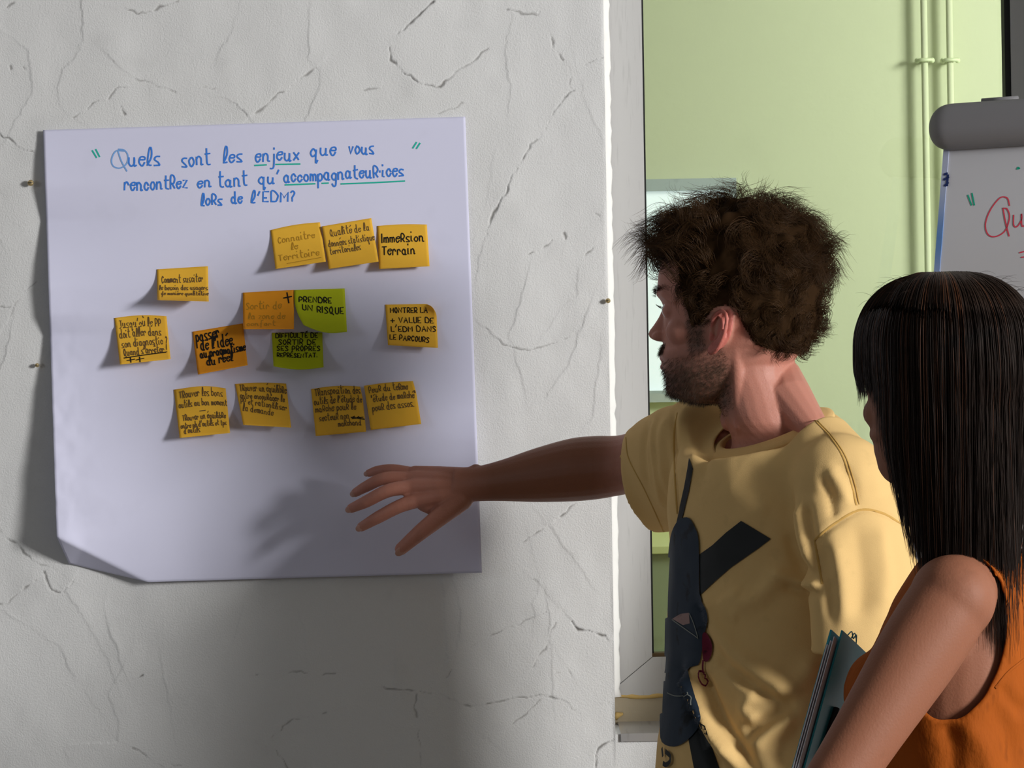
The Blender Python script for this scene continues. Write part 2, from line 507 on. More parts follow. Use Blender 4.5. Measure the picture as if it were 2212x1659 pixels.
M['clip'] = mat('pale_clip', (.72, .80, .52, 1), .4, .4)
pipe(1996, 'the one nearer the man')
pipe(2051, 'the one above the flip chart bar')
# frosted window of the next room, its pane glowing by its own emission
M['grey_frame'] = mat('blue_grey_window_frame', (.42, .48, .50, 1), .5, .3, var=.1)
fm = bpy.data.materials.new('frosted_pane'); fm.use_nodes = True
fb_ = fm.node_tree.nodes['Principled BSDF']
fb_.inputs['Base Color'].default_value = (.75, .8, .82, 1); fb_.inputs['Roughness'].default_value = .5
fb_.inputs['Emission Color'].default_value = (.84, .95, 1.0, 1); fb_.inputs['Emission Strength'].default_value = .62
wx0, wx1 = P(1300, 500, YG).x, P(1590, 500, YG).x
wz0, wz1 = P(1480, 868, YG).z, P(1480, 388, YG).z
w3 = empty('window_2'); struct(w3)
fw_ = .026
fr_ = MB()
for lo, hi in (((wx0, wz1 - fw_), (wx1, wz1)), ((wx0, wz0), (wx1, wz0 + fw_)), ((wx1 - fw_, wz0 + fw_), (wx1, wz1 - fw_)), ((wx0, wz0 + fw_), (wx0 + fw_, wz1 - fw_))):
    fr_.box((lo[0], YG - .03, lo[1]), (hi[0], YG - .001, hi[1]))
fr_.build('window_frame', M['grey_frame'], w3, False)
MB().box((wx0 + fw_, YG - .012, wz0 + fw_), (wx1 - fw_, YG - .004, wz1 - fw_)).build('window_glass', fm, w3, False)
# low grey-green cabinet with a pale top edge against the far wall
cx0, cx1 = -.25, P(1560, 1190, 1.4).x
zc = P(1425, 1196, 1.4).z
M['cab'] = mat('grey_green_panel', (.20, .24, .15, 1), .6, .3, var=.3, vscale=7)
M['cab_top'] = mat('pale_yellow_top', (.62, .66, .30, 1), .5, .3)
cab = empty('storage_cabinet', 'low grey green cabinet with pale top seen through the glass', 'cabinet')
MB().box((cx0, 1.4, 0), (cx1, YG - .004, zc), bev=.003).build('body', M['cab'], cab, False)
MB().box((cx0 - .01, 1.385, zc), (cx1 + .01, YG - .004, zc + .016), bev=.002).build('cabinet_top', M['cab_top'], cab, False)

# --- the window in the plaster wall
win = empty('window_1'); struct(win)
FX0 = XE - .01
GXL = P(1397, 700, YF).x        # left edge of the pane
GXR = P(2184, 100, YF).x
GZB = P(1430, 1419, YF).z       # bottom of the pane
FZB = P(1390, 1502, YF).z       # bottom of the frame
MBr = MB()


def rail(quad, y0, y1, mb, ch=.003):
    """mitred frame member: quad of (x,z) outer->inner, extruded from y0 to y1 with a small front chamfer"""
    c = Vector((sum(q[0] for q in quad) / 4, 0, sum(q[1] for q in quad) / 4))
    vs = []
    for (x, z) in quad: vs.append((x, y1, z))
    for (x, z) in quad: vs.append((x, y0 + ch, z))
    for (x, z) in quad:
        d = (c - Vector((x, 0, z))).normalized()
        vs.append((x + d.x * ch * 0.3, y0, z + d.z * ch * .3))
    f = [(0, 1, 2, 3), (8, 9, 10, 11)]
    for k in range(4):
        n = (k + 1) % 4
        f += [(k, n, 4 + n, 4 + k), (4 + k, 4 + n, 8 + n, 8 + k)]
    mb.add(vs, f)
    return mb


FXR = XR + .01
FZT = ZT + .01
GZT = FZT - .07
fr = [('left', [(FX0, FZB), (GXL, GZB), (GXL, GZT), (FX0, FZT)]), ('bottom', [(FX0, FZB), (FXR, FZB), (GXR, GZB), (GXL, GZB)]),
      ('right', [(FXR, FZB), (FXR, FZT), (GXR, GZT), (GXR, GZB)]), ('top', [(FX0, FZT), (GXL, GZT), (GXR, GZT), (FXR, FZT)])]
for nm, q in fr:
    rail(q, YF, YF + .07, MB()).build('window_frame', M['pvc'], win, False)
g = .0028
gk = MB()
gk.box((GXL, YF + .004, GZB), (GXL + g, YF + .03, GZT)).box((GXR - .009, YF + .004, GZB), (GXR, YF + .03, GZT))
gk.build('gasket', M['gasket'], win, False)
MB().box((GXL, YF + .003, GZB), (GXR, YF + .03, GZB + .0055)).build('seal', M['brown_gasket'], win, False)
MB().box((GXL + g, YF + .028, GZB + .0055), (GXR - .009, YF + .034, GZT)).build('window_glass', M['glass'], win, False)
# sealant bead where frame meets plaster: a wavy strip
cb = MB()
zz = np.arange(FZB, ZT, .012)
pts = [Vector((XE - .001, YF - .01, z)) for z in zz]
rng = np.random.default_rng(3)
cb.tube(pts, [(.0135 + .0012 * float(rng.standard_normal()) * .6, .012) for _ in zz], 10, up=(0, 1, 0))
cb.build('sealant_bead', M['caulk'], win)
# tan foam strip under the frame with a lumpy bead, grey metal sill
FZ2 = P(1390, 1558, YF).z
MB().box((XE - .01, YF + .004, FZ2 - .004), (XR + .01, YF + .07, FZB)).build('packing_strip', M['foam'], win, False)
fb = MB()
xs_ = np.arange(XE + .006, XR, .008)
fb.tube([(x, YF + .003, FZB - .001 + .0012 * math.sin(x * 90)) for x in xs_], [.003 + .0013 * random.Random(int(x * 9999)).random() for x in xs_], 8)
fb.tube([(XE + .004, YF + .002, FZB - .035), (XE + .008, YF, FZB - .029), (XE + .016, YF + .002, FZB - .028)], [.004, .005, .002], 8)
fb.build('foam_bead', M['foam_bead'], win)
zf, zn = FZ2, ZS + .0015
mb = MB().add([(XE + .008, -.004, zn), (XR, -.004, zn), (XR, YF + .02, zf), (XE + .008, YF + .02, zf), (XE + .008, -.004, zn - .012), (XR, -.004, zn - .012), (XR, YF + .02, zf - .014), (XE + .008, YF + .02, zf - .014)],
              [(0, 1, 2, 3), (7, 6, 5, 4), (0, 4, 5, 1), (1, 5, 6, 2), (2, 6, 7, 3), (3, 7, 4, 0)])
mb.build('window_sill', M['sill_metal'], win, False)

# ------------------------------------------------------------------ handwriting: single-stroke letters (grid "xy", baseline y=3, x-height y=6)
GL = {
    'a': '45 36 26 15 14 23 33 44 46 43 53', 'b': '19 13/15 26 36 45 44 33 23 14', 'c': '45 36 26 15 14 23 33 44', 'd': '45 36 26 15 14 23 33 44 49 43 53',
    'e': '15 45 46 26 15 14 23 33 44', 'f': '49 39 28 20/16 36', 'g': '45 36 26 15 14 23 33 44 46 41 30 20 11', 'h': '19 13/15 26 36 45 43',
    'i': '16 13 23/18 18.5', 'j': '26 21 10 00/28 28.5', 'k': '19 13/46 14 43', 'l': '13 36 39 29 14 23 33', 'm': '16 13/15 26 35 33/35 46 55 53', 'n': '16 13/15 26 36 45 43 53',
    'o': '26 15 14 23 33 44 45 36 26', 'p': '16 10/15 26 36 45 44 33 23 14', 'q': '45 36 26 15 14 23 33 44 46 40 51', 'r': '16 13/15 26 36 45', 's': '46 26 15 34 43 33 13',
    't': '29 24 33 43/17 47', 'u': '16 14 23 33 44 46 43 53', 'v': '16 23 46', 'w': '16 14 23 33 35 33 43 54 56', 'x': '16 43/46 13', 'y': '16 14 23 44/46 41 30 10', 'z': '16 46 13 43',
    'A': '13 38 53/25 45', 'B': '13 18 38 47 36 15/36 45 43 13', 'C': '47 38 28 16 15 23 33 44', 'D': '13 18 38 56 55 43 13', 'E': '48 18 13 43/15 35', 'F': '48 18 13/15 35', 'I': '18 13',
    'J': '18 48/38 34 23 13', 'L': '18 13 43', 'M': '13 18 35 58 53', 'N': '13 18 53 58', 'O': '38 28 16 15 23 33 45 46 38', 'P': '13 18 38 47 46 35 15', 'Q': '38 28 16 15 23 33 45 46 38/34 52',
    'R': '13 18 38 47 46 35 15/25 43', 'S': '47 38 28 17 26 35 44 33 13', 'T': '18 58/38 33', 'U': '18 14 23 33 44 48', 'V': '18 33 58',
    '.': '13 13.4', "'": '29 17', '?': '18 29 38 37 25 24/23 23.3', '!': '19 15/13 13.3', '-': '15 45', '+': '15 55/37 33', ',': '13 02', '·': '15 15.4', '"': '19 17/29 27',
    'É': '48 18 13 43/15 35/29 4A', 'é': '15 45 46 26 15 14 23 33 44/28 49', 'è': '15 45 46 26 15 14 23 33 44/29 38', 'ù': '16 14 23 33 44 46 43/29 38', 'ê': '15 45 46 26 15 14 23 33 44/18 29 38', '^': '16 13 25 33 46/13 46 16 43 26 33/05 55',
}
SMOOTHED = set('abcdefghjlmnopqrstuyCOQSDUPRB?éèùê')


def _pt(tok):
    if '.' in tok: return float(tok[0]), float(tok[1:])
    return float(int(tok[0], 16)), float(int(tok[1], 16))


def text_strokes(text, a, b, h, seed=0, slant=0.0):
    """text along the baseline a->b (2-D, y down), x-height h: list of polylines"""
    rnd = random.Random(seed)
    adv, items = 0.0, []
    for ch in text:
        if ch == ' ':
            adv += 3.0; continue
        st = [[_pt(t) for t in s.split()] for s in GL[ch].split('/')]
        mx = max(p[0] for s in st for p in s)
        items.append((adv, st, ch)); adv += mx + (.75 if mx > 2 else 1.1)
    adv = max(adv - .8, 1)
    a = np.array(a, float); b = np.array(b, float)
    L = np.linalg.norm(b - a); ex = (b - a) / L; ey = np.array([ex[1], -ex[0]])
    sx, sy = L / adv, h / 3.0
    out = []
    for off, st, ch in items:
        dy = rnd.uniform(-.25, .25); sc = rnd.uniform(.92, 1.1)
        for s in st:
            pl = [((p[0] - .6) * 1.0 + off + rnd.uniform(-.12, .12), (p[1] - 3) * sc + dy + rnd.uniform(-.15, .15)) for p in s]
            if ch in SMOOTHED and len(pl) > 2: pl = spline(pl, 3)
            out.append([a + ex * ((x + slant * y) * sx) + ey * (y * sy) for x, y in pl])
    return out


def ink(name, strokes, width, mapper, material, parent, off=.0005):
    """flat pen strokes lying on a surface; mapper(x, y, off) -> point"""
    v, f = [], []
    for pl in strokes:
        pp = [Vector(mapper(p[0], p[1], off)) for p in pl]
        if len(pp) < 2: continue
        n0 = (Vector(mapper(pl[0][0], pl[0][1], .002)) - Vector(mapper(pl[0][0], pl[0][1], 0))).normalized()
        pp = [pp[0] + (pp[0] - pp[1]).normalized() * width * .35] + pp[1:-1] + [pp[-1] + (pp[-1] - pp[-2]).normalized() * width * .35]
        base = len(v); n = len(pp)
        for i, p in enumerate(pp):
            t = pp[min(i + 1, n - 1)] - pp[max(i - 1, 0)]
            t = t.normalized() if t.length > 1e-9 else Vector((1, 0, 0))
            sd = n0.cross(t).normalized() * (width / 2)
            v += [p + sd, p - sd]
        f += [(base + 2 * i, base + 2 * i + 1, base + 2 * i + 3, base + 2 * i + 2) for i in range(n - 1)]
    return mesh_obj(name, v, f, material, parent, False)


def inkmat(name, c): return mat(name, c, .7, .15)


M['blue_ink'] = inkmat('blue_felt_pen', srgb(60, 125, 215))
M['pale_blue_ink'] = inkmat('pale_blue_felt_pen', srgb(120, 165, 222))
M['teal_ink'] = inkmat('teal_felt_pen', srgb(40, 180, 160))
M['black_ink'] = inkmat('black_felt_pen', (.012, .011, .010, 1))
M['biro'] = inkmat('dark_ballpoint', (.13, .08, .035, 1))
M['faint'] = inkmat('faint_ochre_pen', (.42, .22, .02, 1))
M['red_ink'] = inkmat('red_felt_pen', srgb(205, 65, 85))
M['green_ink'] = inkmat('green_felt_pen', srgb(30, 160, 130))

# ------------------------------------------------------------------ the sheet of paper on the wall
TL, TR, BR, BL = np.array((93., 281.)), np.array((1005., 252.)), np.array((1041., 1237.)), np.array((126., 1263.))
CA, CB_ = np.array((136., 1166.)), np.array((322., 1259.))          # crease of the folded corner
cdir = (CB_ - CA) / np.linalg.norm(CB_ - CA)
cnrm = np.array((-cdir[1], cdir[0]))                                   # towards the corner
LEFT = [(270, 4), (330, 9), (400, 13), (475, 3), (560, 15), (620, 20), (680, 17), (722, 5), (780, 10), (830, 18), (900, 22), (1000, 33), (1100, 40), (1165, 40), (1270, 34)]
RIGHT = [(250, 2), (700, 4), (880, 8), (950, 20), (1080, 24), (1180, 26), (1240, 22)]


def sheet_uv(px, py):
    """inverse of the nearly parallel quad"""
    v = (py - TL[1] + (px - TL[0]) * .0318) / 981.0
    u = (px - (TL[0] + 33.5 * v)) / 913.0
    return u, v


def sheet_lift(px, py):
    u, v = sheet_uv(px, py)
    u = min(max(u, 0), 1); v = min(max(v, 0), 1.05)
    l = lerp_tab(LEFT, py) * math.exp(-u / .16) + lerp_tab(RIGHT, py) * math.exp(-(1 - u) / .10)
    l += 4 + 5 * v * v + 2.0 * math.sin(2.2 * u * 3.1 + 1.5 * v) * v
    w = math.exp(-(u / .085) ** 2) * min(1, max(0, (v - .3) / .3))
    l += w * 1.3 * noise.noise(Vector((px / 34, py / 42, 1.3))) + w * .9 * noise.noise(Vector((px / 13, py / 17, 7.3)))
    l += 2.2 * noise.noise(Vector((px / 150, py / 120, 3.0))) * v
    dd = math.hypot((px - 140) / 30, (py - 1172) / 40)
    l += 7 * math.exp(-dd * dd)
    return max(l, 1.2) * .001


def sheet_pt(px, py, off=0.0):
    q = np.array((px, py), float)
    d = float((q - CA) @ cnrm)
    extra = 0.0
    if d > 0:
        q2 = q - cnrm * d
        base = sheet_lift(*q2)
        fold = d * .44
        y = max(base - .00062 * d * .62, .0015)
        return P(q2[0] + cnrm[0] * fold, q2[1] + cnrm[1] * fold, -y - off)
    return P(px, py, -sheet_lift(px, py) - off)


NU, NV = 150, 160
M['paper'] = mat('white_flip_chart_paper', (.765, .765, .945, 1), .75, .2, var=.012, vscale=14, trans=.12)
poster = empty('flip_chart_sheet', 'large white flip chart sheet covered in sticky notes, hung on the plaster wall', 'paper sheet')
v = []
for j in range(NV + 1):
    for i in range(NU + 1):
        u, w = i / NU, j / NV
        q = TL * (1 - u) * (1 - w) + TR * u * (1 - w) + BR * u * w + BL * (1 - u) * w
        v.append(sheet_pt(q[0], q[1]))
f = [(j * (NU + 1) + i, (j + 1) * (NU + 1) + i, (j + 1) * (NU + 1) + i + 1, j * (NU + 1) + i + 1) for j in range(NV) for i in range(NU)]
sh = mesh_obj('paper', v, f, M['paper'], poster)
so = sh.modifiers.new('thickness', 'SOLIDIFY'); so.thickness = .0003; so.offset = -1


def zt(x, y): return 80 + x / 2.2571, 240 + y / 2.2571


WORDS = [('uels', (445, 270), (603, 263), 17), ('sont', (705, 270), (848, 260), 17), ('les', (908, 254), (1003, 249), 15), ('enjeux', (1063, 246), (1280, 238), 16), ('que', (1332, 219), (1460, 214), 16), ('vous', (1520, 212), (1645, 205), 15),
         ('rencontRez', (425, 386), (735, 376), 15), ('en', (782, 373), (852, 369), 14), ('tant', (885, 369), (1028, 360), 15), ("qu'", (1080, 354), (1185, 348), 14), ('accompagnateuR·ices', (1203, 348), (1790, 312), 14.5),
         ('loRs', (800, 461), (905, 455), 12), ('de', (947, 449), (1003, 445), 12), ("l'EDM?", (1042, 446), (1258, 437), 12)]
st = []
for k, (t, a, b, h) in enumerate(WORDS):
    st += text_strokes(t, zt(*a), zt(*b), h, seed=k, slant=.08)
ink('handwriting', st, .0023, sheet_pt, M['blue_ink'], poster)
qst = [spline([zt(*p) for p in ((425, 195), (385, 195), (364, 235), (372, 268), (405, 278), (438, 255), (443, 215), (425, 190), (398, 186))], 5), spline([zt(*p) for p in ((395, 195), (412, 245), (438, 292))], 4)]
ink('capital_letter', qst, .0020, sheet_pt, M['pale_blue_ink'], poster)['label'] = 'pale blue capital letter'
ul = [((270, 193), (290, 226)), ((287, 187), (305, 222)), ((1062, 265), (1118, 262)), ((1165, 260), (1282, 258)), ((1210, 360), (1355, 354)), ((1390, 352), (1420, 351)), ((1483, 355), (1640, 349), (1792, 341)), ((1833, 180), (1850, 153)), ((1851, 182), (1867, 157))]
for k, s in enumerate(ul):
    ink('quote_mark' if k in (0, 1, 7, 8) else 'underline', [[zt(*p) for p in s] if len(s) > 2 else spline([zt(*p) for p in s], 4)], .0022, sheet_pt, M['teal_ink'], poster)

# ------------------------------------------------------------------ sticky notes
M['note_yellow'] = mat('golden_sticky_note', (.94, .56, .055, 1), .7, .2, var=.02, vscale=30, trans=.24)
M['note_orange'] = mat('orange_sticky_note', (.90, .38, .022, 1), .7, .2, var=.02, vscale=30, trans=.24)
M['note_green'] = mat('lime_green_sticky_note', (.56, .63, .016, 1), .7, .2, var=.02, vscale=30, trans=.24)


def theta_for(r):
    lo, hi = .02, 2.6
    for _ in range(40):
        m_ = (lo + hi) / 2
        if math.sin(m_) / m_ > r: lo = m_
        else: hi = m_
    return lo


def sticky(quad, colour, label, lines, inkm, pen, warp=None, extra=(), lift0=.0012, xtra_strokes=(), name='sticky_note', flat=None):
    q = [np.array(p, float) for p in quad]
    hgt = (np.linalg.norm(q[3] - q[0]) + np.linalg.norm(q[2] - q[1])) / 2
    th = theta_for(min(.985, flat or hgt / 110.0))
    root = empty(name, label, 'sticky note', 'sticky notes on the flip chart sheet')

    def pt(s, t, off=0.0):
        ang = th * t
        yv = math.sin(ang) / math.sin(th) if th < 1.5 else t * (math.sin(ang) / max(ang, 1e-6)) / (math.sin(th) / th)
        out = .076 * (1 - math.cos(ang)) / th if th > 0 else 0
        a = q[0] * (1 - s) + q[1] * s; b = q[3] * (1 - s) + q[2] * s
        p = a * (1 - yv) + b * yv
        top = p if t < .2 else a
        dx = dy = do = 0
        if warp: dx, dy, do = warp(s, t)
        Y = -sheet_lift(top[0], top[1]) - lift0 - out - do
        n = Vector((0, -math.cos(ang), math.sin(ang) * .9)).normalized()
        return P(p[0] + dx, p[1] + dy, Y) + n * off
    N = 18
    v = [pt(i / N, j / N) for j in range(N + 1) for i in range(N + 1)]
    f = [(j * (N + 1) + i, (j + 1) * (N + 1) + i, (j + 1) * (N + 1) + i + 1, j * (N + 1) + i + 1) for j in range(N) for i in range(N)]
    o = mesh_obj('note_paper', v, f, colour, root)
    s_ = o.modifiers.new('thickness', 'SOLIDIFY'); s_.thickness = .00025; s_.offset = -1
    st = []
    for k, (txt, s0, s1, t0, h) in enumerate(lines):
        t1 = t0
        if isinstance(t0, tuple): t0, t1 = t0
        st += text_strokes(txt, (s0, t0), (s1, t1), h, seed=k + len(label), slant=.05)
    st += [list(x) for x in xtra_strokes]
    if st: ink('handwriting', st, pen, pt, inkm, root)
    for strokes, w_, m_ in extra:
        for s in strokes: ink('pen_mark', [spline(s, 3) if len(s) == 2 else s], w_, pt, m_, root)
    return root


B, K, YL, OR, GR = M['biro'], M['black_ink'], M['note_yellow'], M['note_orange'], M['note_green']
sin, pi = math.sin, math.pi
sticky([(584.4, 497), (691, 480), (704, 565), (595, 581)], YL, 'golden sticky note with faint pencil writing, leftmost of the top row of three', [('Connaitre', .12, .86, .36, .085), ('le', .36, .5, .56, .08), ('Territoire', .08, .9, .80, .09)], M['faint'], .0011,
       xtra_strokes=[[(.24, .90), (.92, .87)]], warp=lambda s, t: (0, -3 * sin(pi * s) * (1 - t), .004 * (1 - s) * t), flat=0.93)
sticky([(695, 489), (802, 471), (818, 565), (710, 581)], YL, 'golden sticky note reading Qualité de la donnée, middle of the top row', [('Qualité de la', .14, .93, .25, .085), ('données statistique', .07, 1.0, .48, .075), ('territoriales', .08, .70, .66, .075)], B, .0010, warp=lambda s, t: (0, 0, .004), flat=0.955)
sticky([(815, 488), (922, 485), (928, 575), (819, 581)], YL, 'golden sticky note reading Immersion Terrain in black', [('ImmeRsion', .07, .93, .39, .11), ('Terrain', .07, .74, .68, .12)], K, .0017, warp=lambda s, t: (0, -2 * sin(pi * s) * (1 - t), 0), flat=0.965)
sticky([(338.8, 581.7), (449, 575), (451, 651), (340, 648)], YL, 'golden sticky note curling far out, alone at the upper left of the sheet', [('Comment susciter', .09, .9, .30, .085), ('le besoin des usagers', .04, .99, .48, .06), ('de manière qualitative', .08, 1.0, .64, .06), ('?', .08, .11, .74, .05)], B, .0011)
sticky([(247, 687), (359.5, 683), (368.6, 775.6), (259, 787.4)], YL, 'golden sticky note with two plus signs under a thick line, leftmost on the sheet', [("Jusqu'où le PP", .08, .88, .21, .085), ('doit aller dans', .06, .87, .40, .085), ('son diagnostic ?', .08, .97, .60, .085), ("Quand s'arrêter !", .1, .95, .79, .085)], B, .0012,
       warp=lambda s, t: (0, -4 * sin(pi * s) * (1 - t), 0), extra=[([[(.1, .845), (.92, .80)]], .0020, K), ([[(.15, .92), (.30, .905)], [(.22, .86), (.22, .98)], [(.33, .93), (.48, .905)], [(.40, .86), (.40, .99)]], .0018, K)])
sticky([(415.5, 716.5), (524.5, 698.5), (535, 788.7), (427.5, 809)], OR, 'orange sticky note with bold slanted black writing passer de l\'idée', [('passer', .05, .52, .20, .12), ("de l'idée", .12, .76, .40, .12), ('au pragmatisme', .09, 1.0, .57, .10), ('du réel', .2, .73, .78, .12)], K, .0020)
sticky([(524.5, 632), (635, 626), (635, 711), (525.4, 711)], OR, 'orange sticky note with a black plus and faint writing, left of the green note', [('Sortir de', .06, .76, .36, .085), ('la zone de', .1, .83, .60, .08), ('confort', .07, .64, .83, .085)], M['faint'], .0011,
       extra=[([[(.80, .15), (.955, .125)], [(.865, .05), (.90, .25)]], .0020, K)], lift0=.002)
sticky([(635.4, 626.3), (744.4, 623), (749.6, 716.5), (656, 702)], GR, 'lime green sticky note reading PRENDRE UN RISQUE, its lower left corner curling', [('PRENDRE', .08, .72, (.31, .33), .075), ('UN RISQUE', .12, .95, (.52, .57), .08)], K, .0016,
       warp=lambda s, t: (-7 * sin(pi * t) * (1 - s) ** 2, 9 * sin(pi * s) * t * t, .012 * (1 - s) * t * t), lift0=.003, flat=0.95)
sticky([(587, 719), (696, 718), (699, 793), (590.7, 791)], GR, 'lime green sticky note reading DIFFICULTÉ DE SORTIR, below the other green note', [('DIFFICULTÉ DE', .07, .91, .13, .07), ('SORTIR DE', .12, .87, .31, .075), ('SES PROPRES', .08, .95, .48, .07), ('REPRÉSENTAT.', .08, .89, .66, .065)], K, .0014,
       warp=lambda s, t: (0, 6 * sin(pi * s) * t * t, 0), flat=0.9)
sticky([(832, 658), (942, 656), (946, 751.4), (838, 745.4)], YL, 'golden sticky note reading MONTRER LA + VALUE, alone at the right of the sheet', [('MONTRER LA', .09, .83, .19, .068), ('+ VALUE DE', .08, .94, .42, .07), ("L'EDM DANS", .08, .98, (.64, .61), .07), ('LE PARCOURS', .04, .83, (.84, .88), .07)], K, .0014,
       warp=lambda s, t: (-9 * max(0, s - .8) / .2 * max(0, 1 - t / .28) ** 2, 7 * (max(0, s - .75) / .25) ** 2 * max(0, 1 - t / .3), .012 * (max(0, s - .6) / .4) ** 2 * max(0, 1 - t / .35)), flat=0.95)
sticky([(375.5, 841.6), (487.4, 839), (497, 935), (388, 946)], YL, 'golden sticky note reading Trouver les bons outils, leftmost of the bottom row', [('TRouver les bons', .09, .93, .18, .075), ('outils au bon moment', .06, 1.0, .36, .065), ('TRouver un équilibRe', .1, .95, .63, .065), ("entre nb d'outils et tps", .05, .95, .79, .06), ("d'outils", .1, .42, .91, .07)], B, .0011,
       warp=lambda s, t: (0, -6 * sin(pi * s ** 1.2) * (1 - t), .010 * max(0, sin(pi * min(1, s * 1.1))) * (1 - t) ** 2), extra=[([[(.45, .47), (.56, .465)]], .0013, B)])
sticky([(507.5, 829.4), (618, 828.6), (629, 923.4), (525.4, 917.7)], YL, 'golden sticky note reading Trouver un équilibre, second of the bottom row', [('TRouver un équilibRe', .07, .99, (.15, .19), .075), ('entre encouRager le', .05, .93, (.30, .37), .065), ('PP et rationaliser', .04, .95, (.42, .55), .07), ('la demande', .05, .66, (.58, .69), .08)], B, .0011, warp=lambda s, t: (0, -2.5 * sin(pi * s) * (1 - t), 0))
sticky([(672, 840.5), (781, 835), (791, 932.4), (682, 941.8)], YL, 'golden sticky note reading Transposition des outils with a crossed out word', [('TRansposition des', .06, .98, .15, .075), ("outils de l'étude de", .03, .98, .33, .07), ('maRché pouR le', .04, .85, .49, .075), ('secteuR non', .1, .70, .68, .075), ('maRchand', .46, .92, .83, .07)], B, .0011,
       warp=lambda s, t: (-3 * max(0, s - .8) / .2 * max(0, 1 - t / .25), -4 * sin(pi * s) * (1 - t), .006 * max(0, s - .5) * (1 - t)),
       extra=[([[(.74, .66), (.80, .63), (.82, .68), (.88, .64), (.92, .69), (.98, .70)], [(.73, .65), (.99, .71)], [(.75, .68), (.97, .66)]], .0014, K)], flat=0.95)
sticky([(786, 833.3), (895, 823), (910, 915.7), (801, 928.5)], YL, 'golden sticky note reading Peur du terme étude de marché, rightmost of the bottom row', [('PeuR du teRme', .08, .86, .17, .075), ('"étude de maRché"', .10, .99, .37, .075), ('pouR des assos.', .09, .92, .57, .085)], B, .0011,
       warp=lambda s, t: (-3 * max(0, s - .8) / .2 * max(0, 1 - t / .25), -2 * sin(pi * s) * (1 - t), .006 * max(0, s - .5) * (1 - t)), lift0=.0035, flat=0.955)

# ------------------------------------------------------------------ screws left in the plaster
M['brass'] = mat('brass', (.62, .48, .25, 1), .35, .5, metal=.7)


def screw(px, py, label, r=.0045):
    c = P(px, py, 0)
    mb = MB().tube([(c.x, .012, c.z), (c.x, -.006, c.z)], r * .45, 10)
    mb.tube([(c.x, -.006, c.z), (c.x, -.0075, c.z), (c.x, -.0095, c.z), (c.x, -.0105, c.z)], [r, r * 1.05, r * .85, r * .3], 16)
    mb.box((c.x - r * .8, -.0108, c.z - r * .12), (c.x + r * .8, -.0098, c.z + r * .12), 1)
    tag(mb.build('wall_screw', [M['brass'], M['gasket']], None), label, 'screw', None)


screw(68, 396, 'brass screw head in the plaster left of the flip chart sheet')
screw(1313, 650, 'small brass screw in the plaster edge beside the window frame', .0036)
screw(82, 789, 'rusty screw stub in the plaster halfway down the sheet', .003)

# ------------------------------------------------------------------ flip chart easel
YAW, TILT = math.radians(30), math.radians(14.5)
EX = Vector((math.cos(YAW), -math.sin(YAW), 0))
NH = Vector((-math.sin(YAW), -math.cos(YAW), 0))
DN = Vector((0, 0, -math.cos(TILT))) + NH * math.sin(TILT)
BN = EX.cross(DN).normalized()
if BN.dot(NH) < 0: BN = -BN
BO = P(2051, 322, -.12)


def bp(x, z, o=0.0): return BO + EX * x + DN * z + BN * o


M['board'] = mat('grey_white_whiteboard', (.48, .48, .51, 1), .35, .4, var=.05, vscale=6)
M['clampbar'] = mat('grey_plastic_clamp_bar', (.19, .185, .195, 1), .5, .35)
M['blue_edge'] = mat('ink_stained_edge', (.42, .44, .54, 1), .5, .3, attr='ink', attr_col=(.07, .19, .45, 1))
M['steel'] = mat('grey_steel_pole', (.3, .3, .32, 1), .35, .5, metal=.6)
chart = empty('flip_chart_easel', 'grey flip chart easel with a whiteboard, behind the dark haired woman', 'flip chart')


def slab(x0, x1, z0_, z1_, o0, o1, name, m, nz_=1, attr=None):
    v, f = [], []
    for j in range(nz_ + 1):
        z = z0_ + (z1_ - z0_) * j / nz_
        v += [bp(x0, z, o1), bp(x1, z, o1), bp(x1, z, o0), bp(x0, z, o0)]
    for j in range(nz_):
        for k in range(4):
            a, b = j * 4 + k, j * 4 + (k + 1) % 4
            f.append((a, a + 4, b + 4, b))
    f += [(0, 1, 2, 3), (nz_ * 4 + 3, nz_ * 4 + 2, nz_ * 4 + 1, nz_ * 4)]
    o = mesh_obj(name, v, f, m, chart, False)
    if attr:
        at_ = o.data.attributes.new('ink', 'FLOAT', 'POINT')
        at_.data.foreach_set('value', np.array([attr(j / nz_) for j in range(nz_ + 1) for _ in range(4)], np.float32))
    return o


slab(.0, .68, .0, 1.0, -.018, 0, 'board', M['board'])
slab(-.0085, .0, .0, 1.0, -.018, .002, 'board_edge', M['blue_edge'], 60, lambda t: .15 + .75 * math.exp(-((t - .135) / .055) ** 2) + .25 * math.exp(-((t - .28) / .1) ** 2))
mb = MB()
L0, L1 = -.028, .72
xs_ = [L0 + .034 * (1 - math.cos(math.pi / 2 * i / 14)) for i in range(15)] + list(np.linspace(.02, .69, 24)) + [L1 - .03 * (1 - math.cos(math.pi / 2 * i / 10)) for i in range(10, -1, -1)]
pts, rad = [], []
for x in xs_:
    e = min(1.0, (x - L0) / .034); e2 = min(1.0, (L1 - x) / .03)
    k = max(.0025, 1 - (1 - e) ** 2.3) ** (1 / 2.3) * max(.0025, 1 - (1 - e2) ** 2.3) ** (1 / 2.3)
    pts.append(bp(x, -.030, .010)); rad.append((.026 * k, .0345 * k))
mb.tube(pts, rad, 28, up=tuple(-DN))
mb.build('clamp_bar', M['clampbar'], chart)
MB().tube([bp(.045 + .001, -.068, .005), bp(.10, -.068, .005)], .0042, 10).build('clamp_lever', M['clampbar'], chart)
ct = bp(.34, .1, -.03); cbm = Vector((ct.x, ct.y + .0, 0.05))
